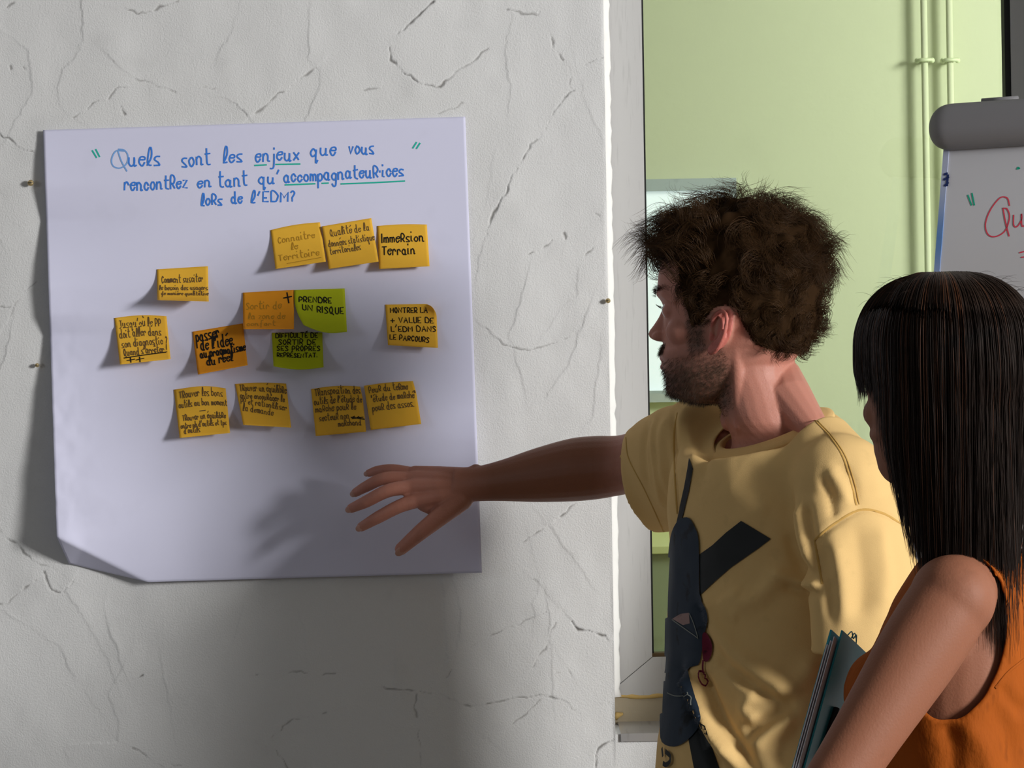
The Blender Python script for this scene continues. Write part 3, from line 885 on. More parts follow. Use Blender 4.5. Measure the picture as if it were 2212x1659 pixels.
MB().tube([bp(.34, .0, -.028), bp(.34, .9, -.028)], .014, 12).tube([bp(.34, .8, -.028), Vector((bp(.34, .8, -.028).x, bp(.34, .8, -.028).y, .05))], .016, 12).build('pole', M['steel'], chart)
cc = bp(.34, .8, -.028)
for k in range(3):
    a_ = math.radians(15 + 120 * k)
    MB().tube([(cc.x, cc.y, .06), (cc.x + .33 * math.cos(a_), cc.y + .33 * math.sin(a_), .014)], [.013, .011], 10).build('leg', M['steel'], chart)


def bpx(px, py, off=0.0):
    """board point seen at a photo pixel"""
    r = ray(px, py)
    t = (BO - CAM).dot(BN) / r.dot(BN)
    return CAM + r * t + BN * off


red = [spline([(2181, 444), (2176, 428), (2160, 428), (2139, 455), (2129, 485), (2135, 507), (2152, 511), (2172, 498), (2181, 470), (2176, 452), (2167, 450)], 5), spline([(2167, 450), (2172, 478), (2180, 510)], 4), spline([(2190, 465), (2190, 486), (2197, 490), (2207, 475), (2207, 462), (2208, 488), (2216, 486)], 5),
       spline([(2203, 546), (2222, 541)], 3), spline([(2207, 556), (2222, 554)], 3)]
ink('handwriting', red, .0019, bpx, M['red_ink'], chart)
for q_ in ([(2091, 422), (2099, 443)], [(2100, 418), (2105, 443)], [(2199, 362), (2203, 364), (2197, 365)]):
    ink('pen_mark', [spline(q_, 3)], .0022, bpx, M['green_ink'], chart)
ink('blue_smudge', [spline([(2042, 378), (2047, 376)], 2), spline([(2041, 389), (2050, 384)], 2), spline([(2043, 402), (2049, 396)], 2), spline([(2049, 380), (2047, 402)], 2)], .0035, lambda x, y, o=0: bpx(x, y, o + .0022), mat('navy_ink', (.015, .03, .12, 1), .6, .2), chart)

# ------------------------------------------------------------------ figure tools
ZV = Vector((0, 0, 1))


def loft(mb, rings, seg=28, nsub=4):
    """closed skin over rings (centre, axis1, axis2[, exponent]); axes carry the radii"""
    flat = [tuple(r[0]) + tuple(r[1]) + tuple(r[2]) for r in rings]
    rows = spline(flat, nsub) if len(flat) > 2 else flat
    v, f = [], []
    for r in rows:
        c, a, b = Vector(r[0:3]), Vector(r[3:6]), Vector(r[6:9])
        for k in range(seg):
            t = 2 * math.pi * k / seg
            v.append(c + a * math.cos(t) + b * math.sin(t))
    n = len(rows)
    for i in range(n - 1):
        for k in range(seg):
            p, q = i * seg + k, i * seg + (k + 1) % seg
            f.append((p, q, q + seg, p + seg))
    f.append(tuple(range(seg))[::-1]); f.append(tuple((n - 1) * seg + k for k in range(seg)))
    mb.add(v, f)
    return mb


def fuse(mb, name, voxel, its, factor=.5):
    """one continuous skin around all shapes of mb"""
    me = bpy.data.meshes.new('tmp')
    me.from_pydata([tuple(p) for p in mb.v], [], mb.f)
    bm = bmesh.new(); bm.from_mesh(me); bmesh.ops.recalc_face_normals(bm, faces=bm.faces); bm.to_mesh(me); bm.free()
    o = bpy.data.objects.new('tmp', me)
    COL.objects.link(o)
    r = o.modifiers.new('r', 'REMESH'); r.mode = 'VOXEL'; r.voxel_size = voxel
    if its:
        s = o.modifiers.new('s', 'SMOOTH'); s.factor = factor; s.iterations = its
    dg = bpy.context.evaluated_depsgraph_get()
    out = bpy.data.meshes.new_from_object(o.evaluated_get(dg))
    bpy.data.objects.remove(o); bpy.data.meshes.remove(me)
    out.name = name
    return out


def get_co(me):
    a = np.empty(len(me.vertices) * 3, np.float32); me.vertices.foreach_get('co', a)
    return a.reshape(-1, 3).astype(float)


def get_no(me):
    a = np.empty(len(me.vertices) * 3, np.float32); me.vertex_normals.foreach_get('vector', a)
    return a.reshape(-1, 3).astype(float)


def set_co(me, co):
    me.vertices.foreach_set('co', co.astype(np.float32).reshape(-1)); me.update()


def push(co, c, r, vec):
    d = np.linalg.norm(co - np.array(c), axis=1) / r
    w = np.clip(1 - d * d, 0, 1) ** 2
    co += w[:, None] * np.array(vec)


def bvh_of(me):
    return BVHTree.FromPolygons([v.co.copy() for v in me.vertices], [tuple(p.vertices) for p in me.polygons])


def hit(bvh, px, py):
    h = bvh.ray_cast(CAM, ray(px, py))
    return (h[0], h[1]) if h[0] is not None else (None, None)


def fold(co, no, bvh, pts, width, height):
    """raise (or sink) cloth along a line laid on it; pts in photo pixels, projected on the cloth"""
    w3 = []
    for p in spline(pts, 6):
        q, _ = hit(bvh, p[0], p[1])
        if q is not None: w3.append(np.array(q))
    if len(w3) < 2: return
    w3 = np.array(w3)
    n = len(w3)
    lo, hi = w3.min(0) - 3 * width, w3.max(0) + 3 * width
    sel = np.where(((co > lo) & (co < hi)).all(1))[0]
    if not len(sel): return
    best = np.full(len(sel), 9.0); tt = np.zeros(len(sel))
    c = co[sel]
    for i in range(n - 1):
        a, b = w3[i], w3[i + 1]; d = b - a; L2 = max(d @ d, 1e-12)
        t = np.clip(((c - a) @ d) / L2, 0, 1)
        q = np.linalg.norm(c - a - t[:, None] * d, axis=1)
        m = q < best; best[m] = q[m]; tt[m] = (i + t[m]) / (n - 1)
    g = np.exp(-(best / width) ** 2) * np.clip(np.minimum(tt, 1 - tt) * 5 + .25, 0, 1) * height
    co[sel] += no[sel] * g[:, None]


def cut(me, tests):
    """remove the faces whose vertices satisfy any test(co) -> mask"""
    co = get_co(me)
    kill = np.zeros(len(co), bool)
    for t in tests: kill |= t(co)
    bm = bmesh.new(); bm.from_mesh(me); bm.verts.ensure_lookup_table()
    bmesh.ops.delete(bm, geom=[v for v in bm.verts if kill[v.index]], context='VERTS')
    bm.to_mesh(me); bm.free()
    return me


def smooth_border(me, its=6):
    bm = bmesh.new(); bm.from_mesh(me)
    for _ in range(its):
        new = {}
        for v in bm.verts:
            if v.is_boundary:
                nb = [e.other_vert(v).co for e in v.link_edges if e.is_boundary]
                if len(nb) == 2: new[v] = v.co * .4 + (nb[0] + nb[1]) * .3
        for v, c in new.items(): v.co = c
    bm.to_mesh(me); bm.free()


def decal(name, poly, bvh, material, parent, off=.0008, step=9, smooth_n=0):
    """flat printed shape laid on a surface; outline in photo pixels"""
    if smooth_n: poly = spline(poly, smooth_n, closed=True)
    bm = bmesh.new()
    pts = []
    for a, b in zip(poly, list(poly[1:]) + [poly[0]]):
        L = math.hypot(b[0] - a[0], b[1] - a[1]); n = max(1, int(L / step))
        pts += [(a[0] + (b[0] - a[0]) * k / n, a[1] + (b[1] - a[1]) * k / n) for k in range(n)]
    vs = [bm.verts.new((p[0], p[1], 0)) for p in pts]
    bm.faces.new(vs)
    bmesh.ops.triangulate(bm, faces=bm.faces[:])
    for _ in range(7):
        long = [e for e in bm.edges if e.calc_length() > step * 1.5]
        if not long: break
        bmesh.ops.subdivide_edges(bm, edges=long, cuts=1)
        bmesh.ops.triangulate(bm, faces=[f for f in bm.faces if len(f.verts) > 3])
    dead = []
    for v in bm.verts:
        q, n = hit(bvh, v.co.x, v.co.y)
        if q is None: dead.append(v); continue
        if n.dot(ray(v.co.x, v.co.y)) > 0: n = -n
        v.co = q + n * off
    bmesh.ops.delete(bm, geom=dead, context='VERTS')
    bmesh.ops.recalc_face_normals(bm, faces=bm.faces)
    me = bpy.data.meshes.new(name); bm.to_mesh(me); bm.free()
    return link(name, me, material, parent)


def strip(name, pts, bvh, width, material, parent, off=.0006, thick=.0006):
    """narrow raised band (a seam) laid on cloth; pts in photo pixels"""
    pp, nn = [], []
    for p in spline(pts, 8):
        q, n = hit(bvh, p[0], p[1])
        if q is None: continue
        if n.dot(ray(*p)) > 0: n = -n
        pp.append(q + n * off); nn.append(n)
    if len(pp) < 3: return None
    mb = MB(); v, f = [], []
    for i, p in enumerate(pp):
        t = (pp[min(i + 1, len(pp) - 1)] - pp[max(i - 1, 0)]).normalized()
        s = nn[i].cross(t).normalized() * width / 2
        v += [p - s, p - s * .5 + nn[i] * thick, p + s * .5 + nn[i] * thick, p + s]
    for i in range(len(pp) - 1):
        for k in range(3): f.append((i * 4 + k, i * 4 + k + 1, i * 4 + k + 5, i * 4 + k + 4))
    return mb.add(v, f).build(name, material, parent)


class Head:
    """head frame: F where the face looks, S the side nearer the camera, Z up; metres from the eye line"""

    def __init__(s, O, az, k=1.0, pitch=0.0):
        s.O, s.k = O, k
        F = Vector((-math.cos(az), math.sin(az), 0)); s.S = Vector((-math.sin(az), -math.cos(az), 0))
        s.F = (F * math.cos(pitch) + ZV * math.sin(pitch)).normalized()
        s.Z = (ZV * math.cos(pitch) - F * math.sin(pitch)).normalized()

    def at(s, a, b, z): return s.O + (s.F * a + s.S * b + s.Z * z) * s.k

    def local(s, co):
        d = (co - np.array(s.O)) / s.k
        return d @ np.array(s.F), d @ np.array(s.S), d @ np.array(s.Z)


FRONT = [(-.123, .045), (-.120, .066), (-.114, .083), (-.104, .0925), (-.096, .0950), (-.086, .0945), (-.079, .0985), (-.074, .1010), (-.069, .0985), (-.066, .0975), (-.062, .1010), (-.056, .1015), (-.048, .0985), (-.040, .0970), (-.020, .0965), (0, .0960), (.010, .0985), (.024, .1040), (.034, .1040), (.05, .1025), (.07, .0955), (.09, .0830), (.105, .068), (.116, .048), (.124, .022), (.128, .0)]
BACK = [(-.123, .02), (-.11, -.015), (-.09, -.040), (-.07, -.072), (-.05, -.088), (-.03, -.097), (0, -.1035), (.03, -.1045), (.05, -.102), (.08, -.090), (.10, -.073), (.115, -.05), (.124, -.03), (.128, -.006)]
WIDTH = [(-.123, .016), (-.118, .028), (-.110, .040), (-.095, .051), (-.08, .057), (-.06, .0625), (-.04, .067), (-.02, .0705), (0, .0725), (.02, .0755), (.05, .0765), (.075, .070), (.10, .055), (.115, .037), (.124, .020), (.128, .004)]


def head_shape(mb, h, ear=True, fem=False):
    zs = [-.123 + .251 * (.5 - .5 * math.cos(math.pi * i / 70)) for i in range(71)]
    v, f, seg = [], [], 56
    for z in zs:
        af, ab, w = lerp_tab(FRONT, z), lerp_tab(BACK, z), lerp_tab(WIDTH, z)
        if fem and z < -.06: w *= .90
        c = min(-.012, (af + ab) / 2) if z > -.05 else (af + ab) / 2
        nf = 2.15 if z > .03 else 2.3
        for k in range(seg):
            t = 2 * math.pi * k / seg
            ct, st = math.cos(t), math.sin(t)
            n = nf if ct > 0 else 2.1
            a = c + (af - c if ct > 0 else c - ab) * math.copysign(abs(ct) ** (2 / n), ct)
            v.append(h.at(a, w * math.copysign(abs(st) ** (2 / n), st), z))
    n = len(zs)
    for i in range(n - 1):
        for k in range(seg):
            p, q = i * seg + k, i * seg + (k + 1) % seg
            f.append((p, q, q + seg, p + seg))
    f.append(tuple(range(seg))[::-1]); f.append(tuple((n - 1) * seg + k for k in range(seg)))
    mb.add(v, f)
    k = h.k
    ax = [h.F, h.S, h.Z]
    # nose, brows, cheekbones, lips, chin
    nose = [(.016, .084, .0120, .0075), (.006, .084, .0150, .0080), (-.006, .085, .0190, .0088), (-.018, .087, .0250, .0105), (-.027, .089, .0300, .0122), (-.0335, .091, .0275, .0125), (-.0385, .092, .0190, .0115), (-.0405, .092, .0100, .008)]
    loft(mb, [(h.at(c, 0, z), h.F * rf * k, h.S * rs * k) for z, c, rf, rs in nose], 20)
    for s in (-1, 1):
        mb.ball(h.at(.1010, s * .0110, -.0335), (.0115 * k, .0068 * k, .0070 * k), 12, 8, ax)
        mb.tube([h.at(.0960, s * .006, .020), h.at(.0945, s * .022, .0235), h.at(.084, s * .042, .021), h.at(.066, s * .056, .010)], [.0075 * k, .0085 * k, .0075 * k, .005 * k], 12)
        mb.ball(h.at(.058, s * .043, -.028), (.028 * k, .018 * k, .020 * k), 16, 12, ax)
        mb.ball(h.at(.0785, s * .031, -.0005), (.0140 * k, .0165 * k, .0125 * k), 14, 10, ax)       # lids around the eye
    if not fem:
        mb.tube([h.at(.094, -.023, -.0675), h.at(.0985, -.010, -.0615), h.at(.1005, 0, -.0605), h.at(.0985, .010, -.0615), h.at(.094, .023, -.0675)], [.002 * k, .0045 * k, .005 * k, .0045 * k, .002 * k], 10)
        mb.tube([h.at(.094, -.021, -.0685), h.at(.0975, -.009, -.0735), h.at(.0985, 0, -.074), h.at(.0975, .009, -.0735), h.at(.094, .021, -.0685)], [.002 * k, .005 * k, .0055 * k, .005 * k, .002 * k], 10)
    mb.ball(h.at(.083, 0, -.102), (.0135 * k, .020 * k, .013 * k), 14, 10, ax)
    if ear:
        for s in (-1, 1):
            E = h.at(.008, s * .0715, -.031)
            back = (-h.F * .90 + h.S * s * .44).normalized(); out = (h.S * s * .90 + h.F * .44).normalized()
            up = (h.Z * .97 - h.F * .22).normalized()

            k_ = k * .9

            def ep(x, y, o): return E + (back * x + up * y + out * o) * k_
            hel = spline([(-.011, -.002, .003), (-.012, .010, .006), (-.009, .022, .008), (0, .030, .009), (.010, .029, .010), (.017, .020, .011), (.0185, .006, .011), (.016, -.007, .010), (.011, -.018, .008), (.004, -.027, .006), (-.005, -.030, .005), (-.010, -.024, .003)], 4)
            mb.tube([ep(*p) for p in hel], [.0030 * k] * len(hel), 8)
            mb.tube([ep(*p) for p in spline([(.002, .021, .005), (.008, .014, .007), (.0095, .002, .007), (.006, -.009, .006), (0, -.014, .005)], 4)], [.0026 * k] * 17, 8)
            mb.tube([ep(-.011, .001, .004), ep(-.0085, -.005, .006), ep(-.010, -.012, .004)], [.003 * k, .004 * k, .003 * k], 8)
            mb.ball(ep(-.002, -.024, .004), (.010 * k, .0085 * k, .0042 * k), 12, 8, [back, up, out])
            mb.ball(ep(.004, .004, -.0012), (.0165 * k, .027 * k, .0042 * k), 16, 10, [back, up, out])
            mb.ball(ep(.003, .002, -.007), (.012 * k, .022 * k, .008 * k), 14, 8, [back, up, out])


def eyes(h, parent, iris):
    for s in (-1, 1):
        c = h.at(.0800, s * .031, .0)
        look = (h.F * .99 + h.S * .1).normalized()
        r = .0128 * h.k
        ax = [look.orthogonal().normalized()]
        ax = [ax[0], look.cross(ax[0]).normalized(), look]
        mb = MB().ball(c, r, 24, 20, ax)
        mi = []
        for f in mb.f:
            d = sum((mb.v[i] for i in f), Vector()) / len(f) - c
            q = d.normalized().dot(look)
            mi.append(2 if q > .972 else (1 if q > .89 else 0))
        mb.m = mi
        mb.build('eye', [M['eye_white'], iris, M['pupil']], parent)


def finger(mb, pts, radii):
    p = spline([tuple(q) for q in pts], 4)
    rr = [float(np.interp(i / (len(p) - 1), np.linspace(0, 1, len(radii)), radii)) for i in range(len(p))]
    mb.tube([Vector(q) for q in p], rr, 12)
    mb.ball(p[-1], rr[-1], 12, 8)
    return mb


def tubes_mesh(name, strands, radii, material, parent, seg=3, extra=None, taper=True, mats=None):
    """many fine strands in one mesh: strands (n, k, 3)"""
    S = np.array(strands); n, k, _ = S.shape
    T = np.gradient(S, axis=1); T /= np.maximum(np.linalg.norm(T, axis=2, keepdims=True), 1e-9)
    ref = np.where(np.abs(T[:, :, 2:3]) < .9, np.array([0, 0, 1.0]), np.array([1.0, 0, 0]))
    A = np.cross(T, ref); A /= np.maximum(np.linalg.norm(A, axis=2, keepdims=True), 1e-9)
    Bn = np.cross(T, A)
    prof = np.linspace(1, 0, k) ** .5 * .85 + .15 if taper else np.ones(k)
    R = np.asarray(radii).reshape(-1, 1, 1) * prof[None, :, None]
    rows = [S + R * (A * math.cos(2 * math.pi * q / seg) + Bn * math.sin(2 * math.pi * q / seg)) for q in range(seg)]
    V = np.stack(rows, 2).reshape(-1, 3)
    i, j, q = np.meshgrid(np.arange(n), np.arange(k - 1), np.arange(seg), indexing='ij')
    a = (i * k + j) * seg + q; b = (i * k + j) * seg + (q + 1) % seg
    F = np.stack([a, b, b + seg, a + seg], -1).reshape(-1, 4)
    me = bpy.data.meshes.new(name)
    nv, nf = len(V), len(F)
    if extra is not None:
        V = np.concatenate([V, extra[0]])
        ef = np.array(extra[1], int) + nv
    me.vertices.add(len(V)); me.vertices.foreach_set('co', V.astype(np.float32).reshape(-1))
    allF = F if extra is None else np.concatenate([F, ef])
    me.loops.add(allF.size); me.loops.foreach_set('vertex_index', allF.reshape(-1).astype(np.int32))
    me.polygons.add(len(allF)); me.polygons.foreach_set('loop_start', np.arange(0, allF.size, 4).astype(np.int32))
    me.update(calc_edges=True)
    o = link(name, me, material, parent)
    if mats is not None: me.polygons.foreach_set('material_index', np.concatenate([np.repeat(mats, (k - 1) * seg), np.full(len(allF) - nf, len(material) - 1)]).astype(np.int32))
    return o


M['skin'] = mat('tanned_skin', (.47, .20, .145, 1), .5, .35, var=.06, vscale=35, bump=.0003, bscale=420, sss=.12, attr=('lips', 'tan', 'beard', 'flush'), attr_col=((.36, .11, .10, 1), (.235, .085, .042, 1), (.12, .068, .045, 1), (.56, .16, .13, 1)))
M['skin_fair'] = mat('warm_skin', (.255, .102, .058, 1), .58, .22, var=.05, vscale=30, bump=.0003, bscale=420, sss=.12, attr=('lips', 'flush'), attr_col=((.45, .13, .12, 1), (.56, .2, .15, 1)))
M['nail'] = mat('fingernail', (.44, .23, .175, 1), .3, .4)
M['eye_white'] = mat('eye_white', (.75, .72, .68, 1), .2, .5)
M['iris_blue'] = mat('blue_grey_iris', (.12, .2, .26, 1), .2, .5)
M['iris_brown'] = mat('brown_iris', (.08, .035, .015, 1), .2, .5)
M['pupil'] = mat('pupil', (.005, .005, .005, 1), .15, .5)
M['curls'] = mat('brown_curly_hair', (.066, .031, .010, 1), .5, .35, var=.3, vscale=60, trans=.42)
M['hair_mass'] = mat('dark_brown_hair_mass', (.020, .010, .004, 1), .9, .05, var=.4, vscale=90)
M['stubble'] = mat('dark_stubble', (.055, .029, .016, 1), .5, .3)
M['straight'] = mat('very_dark_brown_hair', (.0125, .0060, .0034, 1), .5, .22, var=.3, vscale=40)
M['strand_light'] = mat('chestnut_hair', (.060, .021, .008, 1), .45, .3, var=.3, vscale=50)
M['shirt'] = mat('mustard_cotton', (.72, .485, .205, 1), .85, .12, var=.03, vscale=40, bump=.00025, bscale=900)
M['seam'] = mat('mustard_stitching', (.56, .34, .10, 1), .85, .12)
M['print_black'] = mat('black_shirt_print', (.014, .016, .017, 1), .55, .25)
M['print_navy'] = mat('navy_shirt_print', (.010, .017, .028, 1), .6, .25, var=.7, vscale=35)
M['print_pink'] = mat('dusty_pink_print', (.26, .17, .155, 1), .7, .2, var=.2, vscale=60)
M['print_red'] = mat('crimson_print', (.10, .008, .022, 1), .7, .2, var=.5, vscale=70)
M['print_grey'] = mat('pale_scratches_print', (.20, .21, .19, 1), .7, .2)
M['denim'] = mat('dark_denim', (.03, .045, .08, 1), .85, .15, var=.2, vscale=60, bump=.0002, bscale=900)
M['shoe'] = mat('dark_shoe', (.02, .02, .02, 1), .5, .3)
M['linen'] = mat('rust_orange_linen', (.275, .062, .0045, 1), .8, .15, var=.16, vscale=45, bump=.0006, bscale=260, stretch=(1, 1, .45))
M['teal'] = mat('teal_card_cover', (.025, .30, .38, 1), .45, .35)
M['page'] = mat('white_pages', (.72, .73, .78, 1), .8, .2)

# ------------------------------------------------------------------ the man
man = empty('person', 'man in a yellow printed t-shirt reaching his right arm towards the paper', 'person')
HM = Head(P(1592, 668, -.50), math.radians(17))
TFm = Vector((-.877, -.48, 0)).normalized()       # where his chest faces
TLm = Vector((.48, -.877, 0)).normalized()        # towards his left shoulder
NB = P(1668, 915, -.51)                           # base of the neck
mb = MB()
head_shape(mb, HM)
# neck
loft(mb, [(HM.at(-.030, 0, -.02), HM.F * .060, HM.S * .056), (P(1614, 790, -.50), HM.F * .058, HM.S * .056), (P(1634, 850, -.505), HM.F * .053, HM.S * .054), (P(1656, 915, -.51), HM.F * .052, HM.S * .055), (P(1664, 985, -.51), TFm * .053, TLm * .060)], 26)
mb.tube([HM.at(-.010, .054, -.05), P(1596, 850, -.542), P(1601, 920, -.538), P(1616, 975, -.522)], [.010, .011, .010, .006], 12)     # neck muscle
mb.tube([P(1690, 800, -.50), P(1700, 860, -.53), P(1758, 934, -.57)], [.022, .033, .022], 14)                                        # trapezius
mb.ball(P(1572, 905, -.50), (.010, .012, .016), 12, 8)                                                                             # adam's apple
# trunk
tr = [(985, 1672, .070, .055), (1020, 1680, .135, .082), (1080, 1690, .165, .10), (1200, 1700, .165, .108), (1350, 1705, .155, .10), (1550, 1705, .155, .105), (1720, 1702, .165, .11), (1850, 1700, .12, .09)]
loft(mb, [(P(x, y, -.515), TLm * a, TFm * b) for y, x, a, b in tr], 28)
SR, ER = P(1512, 968, -.40), P(1345, 1004, -.265)
WR = P(1012, 1047, -.185)
SL = P(1816, 1052, -.665)
loft(mb, [(P(1592, 1012, -.455), ZV * .040, Vector((.3, 1, 0)).normalized() * .045), (SR, ZV * .046, Vector((.5, .8, 0)) * .05), (P(1420, 985, -.325), ZV * .046, Vector((.5, .8, 0)) * .046), (ER, ZV * .042, Vector((.25, .95, 0)) * .042),
          (P(1290, 1010, -.245), ZV * .0445, Vector((.2, 1, 0)) * .042), (P(1235, 1015, -.232), ZV * .0445, Vector((.2, 1, 0)) * .041), (P(1160, 1026, -.215), ZV * .0385, Vector((.2, 1, 0)) * .036), (P(1090, 1037, -.20), ZV * .030, Vector((.2, 1, 0)) * .027),
          (P(1040, 1044, -.19), ZV * .0255, Vector((.2, 1, 0)) * .021), (WR, ZV * .0255, Vector((.2, 1, 0)) * .019), (P(985, 1052, -.182), ZV * .028, Vector((.2, 1, 0)) * .017)], 22)
mb.ball(P(1028, 1016, -.185), (.011, .010, .009), 12, 8)                                                                           # wrist bone
# right hand: metacarpals, fingers, thumb
KN = {'index': (903, 1080, -.178), 'middle': (890, 1051, -.172), 'ring': (887, 1034, -.155), 'little': (893, 1023, -.137)}
for n_, (x, y, Y) in KN.items():
    wy = {'index': 1064, 'middle': 1052, 'ring': 1040, 'little': 1030}[n_]
    mb.tube([P(1005, wy, -.184), P((1005 + x) / 2, (wy + y) / 2 - 1, (-.184 + Y) / 2 - .004), P(x, y, Y)], [(.014, .014), (.0145, .0125), (.0118, .0118)], 12)
loft(mb, [(P(1000, 1056, -.178), ZV * .026, FV * .014), (P(960, 1062, -.170), ZV * .034, FV * .016), (P(915, 1062, -.160), ZV * .030, FV * .015), (P(893, 1058, -.160), ZV * .022, FV * .010)], 18)
FING = {
    'index': ([KN['index'], (862, 1094, -.182), (816, 1118, -.170), (781, 1138, -.152)], [.0112, .0100, .0092, .0072]),
    'middle': ([KN['middle'], (838, 1060, -.176), (792, 1083, -.160), (759, 1098, -.140)], [.0112, .0100, .0092, .0072]),
    'ring': ([KN['ring'], (832, 1033, -.152), (793, 1050, -.132), (768, 1064, -.112)], [.0105, .0095, .0085, .0068]),
    'little': ([KN['little'], (850, 1015, -.130), (818, 1016, -.112), (797, 1022, -.096)], [.0095, .0085, .0074, .006]),
    'thumb': ([(995, 1080, -.186), (953, 1114, -.194), (908, 1150, -.198), (866, 1186, -.190)], [.0165, .0140, .0118, .0092]),
}
for n_, (pp, rr) in FING.items():
    finger(mb, [P(*q) for q in pp], rr)
mb.ball(P(972, 1088, -.182), (.024, .016, .020), 14, 10)
mb.ball(P(996, 1078, -.184), .0172, 14, 10)                                                                           # thumb root
mb.tube([P(950, 1085, -.176), P(926, 1097, -.176), P(912, 1092, -.175)], [.014, .011, .008], 10)                                 # web of the thumb
# left arm hanging
EL, WL = P(1886, 1490, -.72), P(1900, 1850, -.735)
loft(mb, [(P(1780, 1030, -.62), ZV * .045, TLm * .045), (SL, TFm * .046, TLm * .046), (P(1862, 1180, -.70), TFm * .046, Vector((1, 0, 0)) * .042), (P(1880, 1350, -.715), TFm * .042, Vector((1, 0, 0)) * .040), (EL, TFm * .038, Vector((1, 0, 0)) * .038),
          (P(1890, 1600, -.725), TFm * .040, Vector((1, 0, 0)) * .038), (P(1896, 1740, -.73), TFm * .030, Vector((1, 0, 0)) * .029), (WL, TFm * .026, Vector((1, 0, 0)) * .020), (P(1900, 1880, -.735), TFm * .030, Vector((1, 0, 0)) * .016), (P(1900, 1990, -.74), TFm * .036, Vector((1, 0, 0)) * .014), (P(1899, 2010, -.74), TFm * .030, Vector((1, 0, 0)) * .010)], 20)
wl = P(1900, 1995, -.74)
for k, (o_, L_) in enumerate(((-.027, .068), (-.009, .078), (.009, .085), (.027, .075))):
    b_ = wl + TFm * o_
    finger(mb, [b_, b_ - ZV * L_ * .5 + Vector((.004, 0, 0)), b_ - ZV * L_ + Vector((-.010, 0, 0))], [.0098, .0090, .0070])
b_ = P(1900, 1890, -.735) + TFm * .026
finger(mb, [b_, b_ - ZV * .035 + TFm * .022, b_ - ZV * .068 + TFm * .026], [.013, .011, .0085])
body = fuse(mb, 'body', .0021, 3)
co = get_co(body)
# eye sockets, mouth corners, philtrum
for s in (-1, 1):
    push(co, HM.at(.099, s * .018, .004), .012, HM.F * -.004)
    push(co, HM.at(.096, s * .024, -.068), .008, HM.F * -.0015)
    push(co, HM.at(.100, s * .0085, -.041), .005, HM.Z * .003)
push(co, HM.at(.113, 0, -.052), .006, HM.F * -.001)
set_co(body, co)
la, lb, lz = HM.local(co)


def band(x, lo, hi, e): return np.clip((x - lo) / e, 0, 1) * np.clip((hi - x) / e, 0, 1)


jn = np.array([noise.noise(Vector(c) * 70) for c in co[:1]])
lowface = (la > -.02) & (lz < -.035) & (lz > -.16) & (la < .13)
lipz = band(lz, -.0795, -.058, .003) * band(np.abs(lb), -1, .021, .004) * (la > .085)
bd = np.zeros(len(co))
side = np.clip((-.040 - .22 * np.clip(la - .035, 0, 1) + .25 * np.clip(.02 - la, 0, 1) - lz) / .042, 0, 1)       # cheek line
bd = side * np.clip((la + .012) / .02, 0, 1) * np.clip((lz + .150) / .03, 0, 1)
must = band(lz, -.060, -.040, .006) * (la > .08) * (np.abs(lb) < .032)
bd = np.maximum(bd * (1 - lipz), must * .95) * .86
sideburn = band(la, .024, .058, .010) * band(lz, -.07, .02, .02) * (np.abs(lb) > .045) * .75
bd = np.maximum(bd, sideburn)
neckdown = (lz < -.16)
bd = np.clip(bd * (1 + .45 * np.array([noise.noise(Vector(c) * 190) if x > 0 else 0 for c, x in zip(co, bd)])), 0, .92)
bd[neckdown] = 0
bd[(np.abs(lb) > .14)] = 0
HAIRLINE = [(-.13, -.066), (-.085, -.064), (-.06, -.060), (-.036, -.050), (-.024, -.030), (-.014, -.004), (0, .000), (.014, -.003), (.024, -.014), (.034, -.024), (.046, -.026), (.055, .006), (.058, .036), (.066, .056), (.08, .064), (.13, .068)]
hl = np.interp(la, [p[0] for p in HAIRLINE], [p[1] for p in HAIRLINE])
near = (np.abs(la) < .14) & (np.abs(lb) < .10) & (lz < .14) & (lz > -.08)
scalp = np.clip((lz - hl) / .008, 0, 1) * near
earz = (np.abs(lb) > .0735) & (la < .026) & (la > -.03) & (lz < .003) & (lz > -.07)
scalp[earz] = 0
flush = earz * .8
fingers_flush = np.clip((935 - 905) * 0 + 1, 0, 1)
arm_shade_ = np.clip((.17 - co[:, 0]) / .06, 0, 1) * (1 - .75 * np.clip((-.03 - co[:, 0]) / .09, 0, 1)) * (co[:, 2] < 1.62)  # painted shade: darkens the forearm's skin colour, weaker on the hand
arm_shade_ = np.where((co[:, 1] > -.42), arm_shade_, 0)
for nm, arr in (('lips', lipz), ('tan', arm_shade_), ('beard', np.maximum(bd, scalp * .9)), ('flush', flush.astype(float))):
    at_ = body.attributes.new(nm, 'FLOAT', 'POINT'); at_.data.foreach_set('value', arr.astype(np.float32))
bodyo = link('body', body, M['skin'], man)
eyes(HM, man, M['iris_blue'])
# nails
for n_, (pp, rr) in FING.items():
    a, b = P(*pp[-2]), P(*pp[-1])
    t = (b - a).normalized(); up_ = Vector((0, -1, 0)) if n_ != 'thumb' else Vector((-.2, -.85, -.5)).normalized()
    up_ = (up_ - t * up_.dot(t)).normalized()
    MB().ball(b + up_ * rr[-1] * .78 + t * .001, (rr[-1] * .95, rr[-1] * .66, .0015), 14, 8, [t, t.cross(up_), up_]).build('fingernail', M['nail'], man)

# curly hair: soft under-layer grown from the scalp plus thousands of curled strands
rng = np.random.default_rng(11)
no = get_no(body)
cand = np.where(scalp > .6)[0]


def hair_len(a, z, l0):
    top = np.clip((z - .03) / .05, 0, 1)
    frontal = np.clip((a - .03) / .05, 0, 1)
    low = np.clip((z - l0) / .045, 0, 1)
    return .009 + .014 * low + .029 * top + .012 * top * frontal


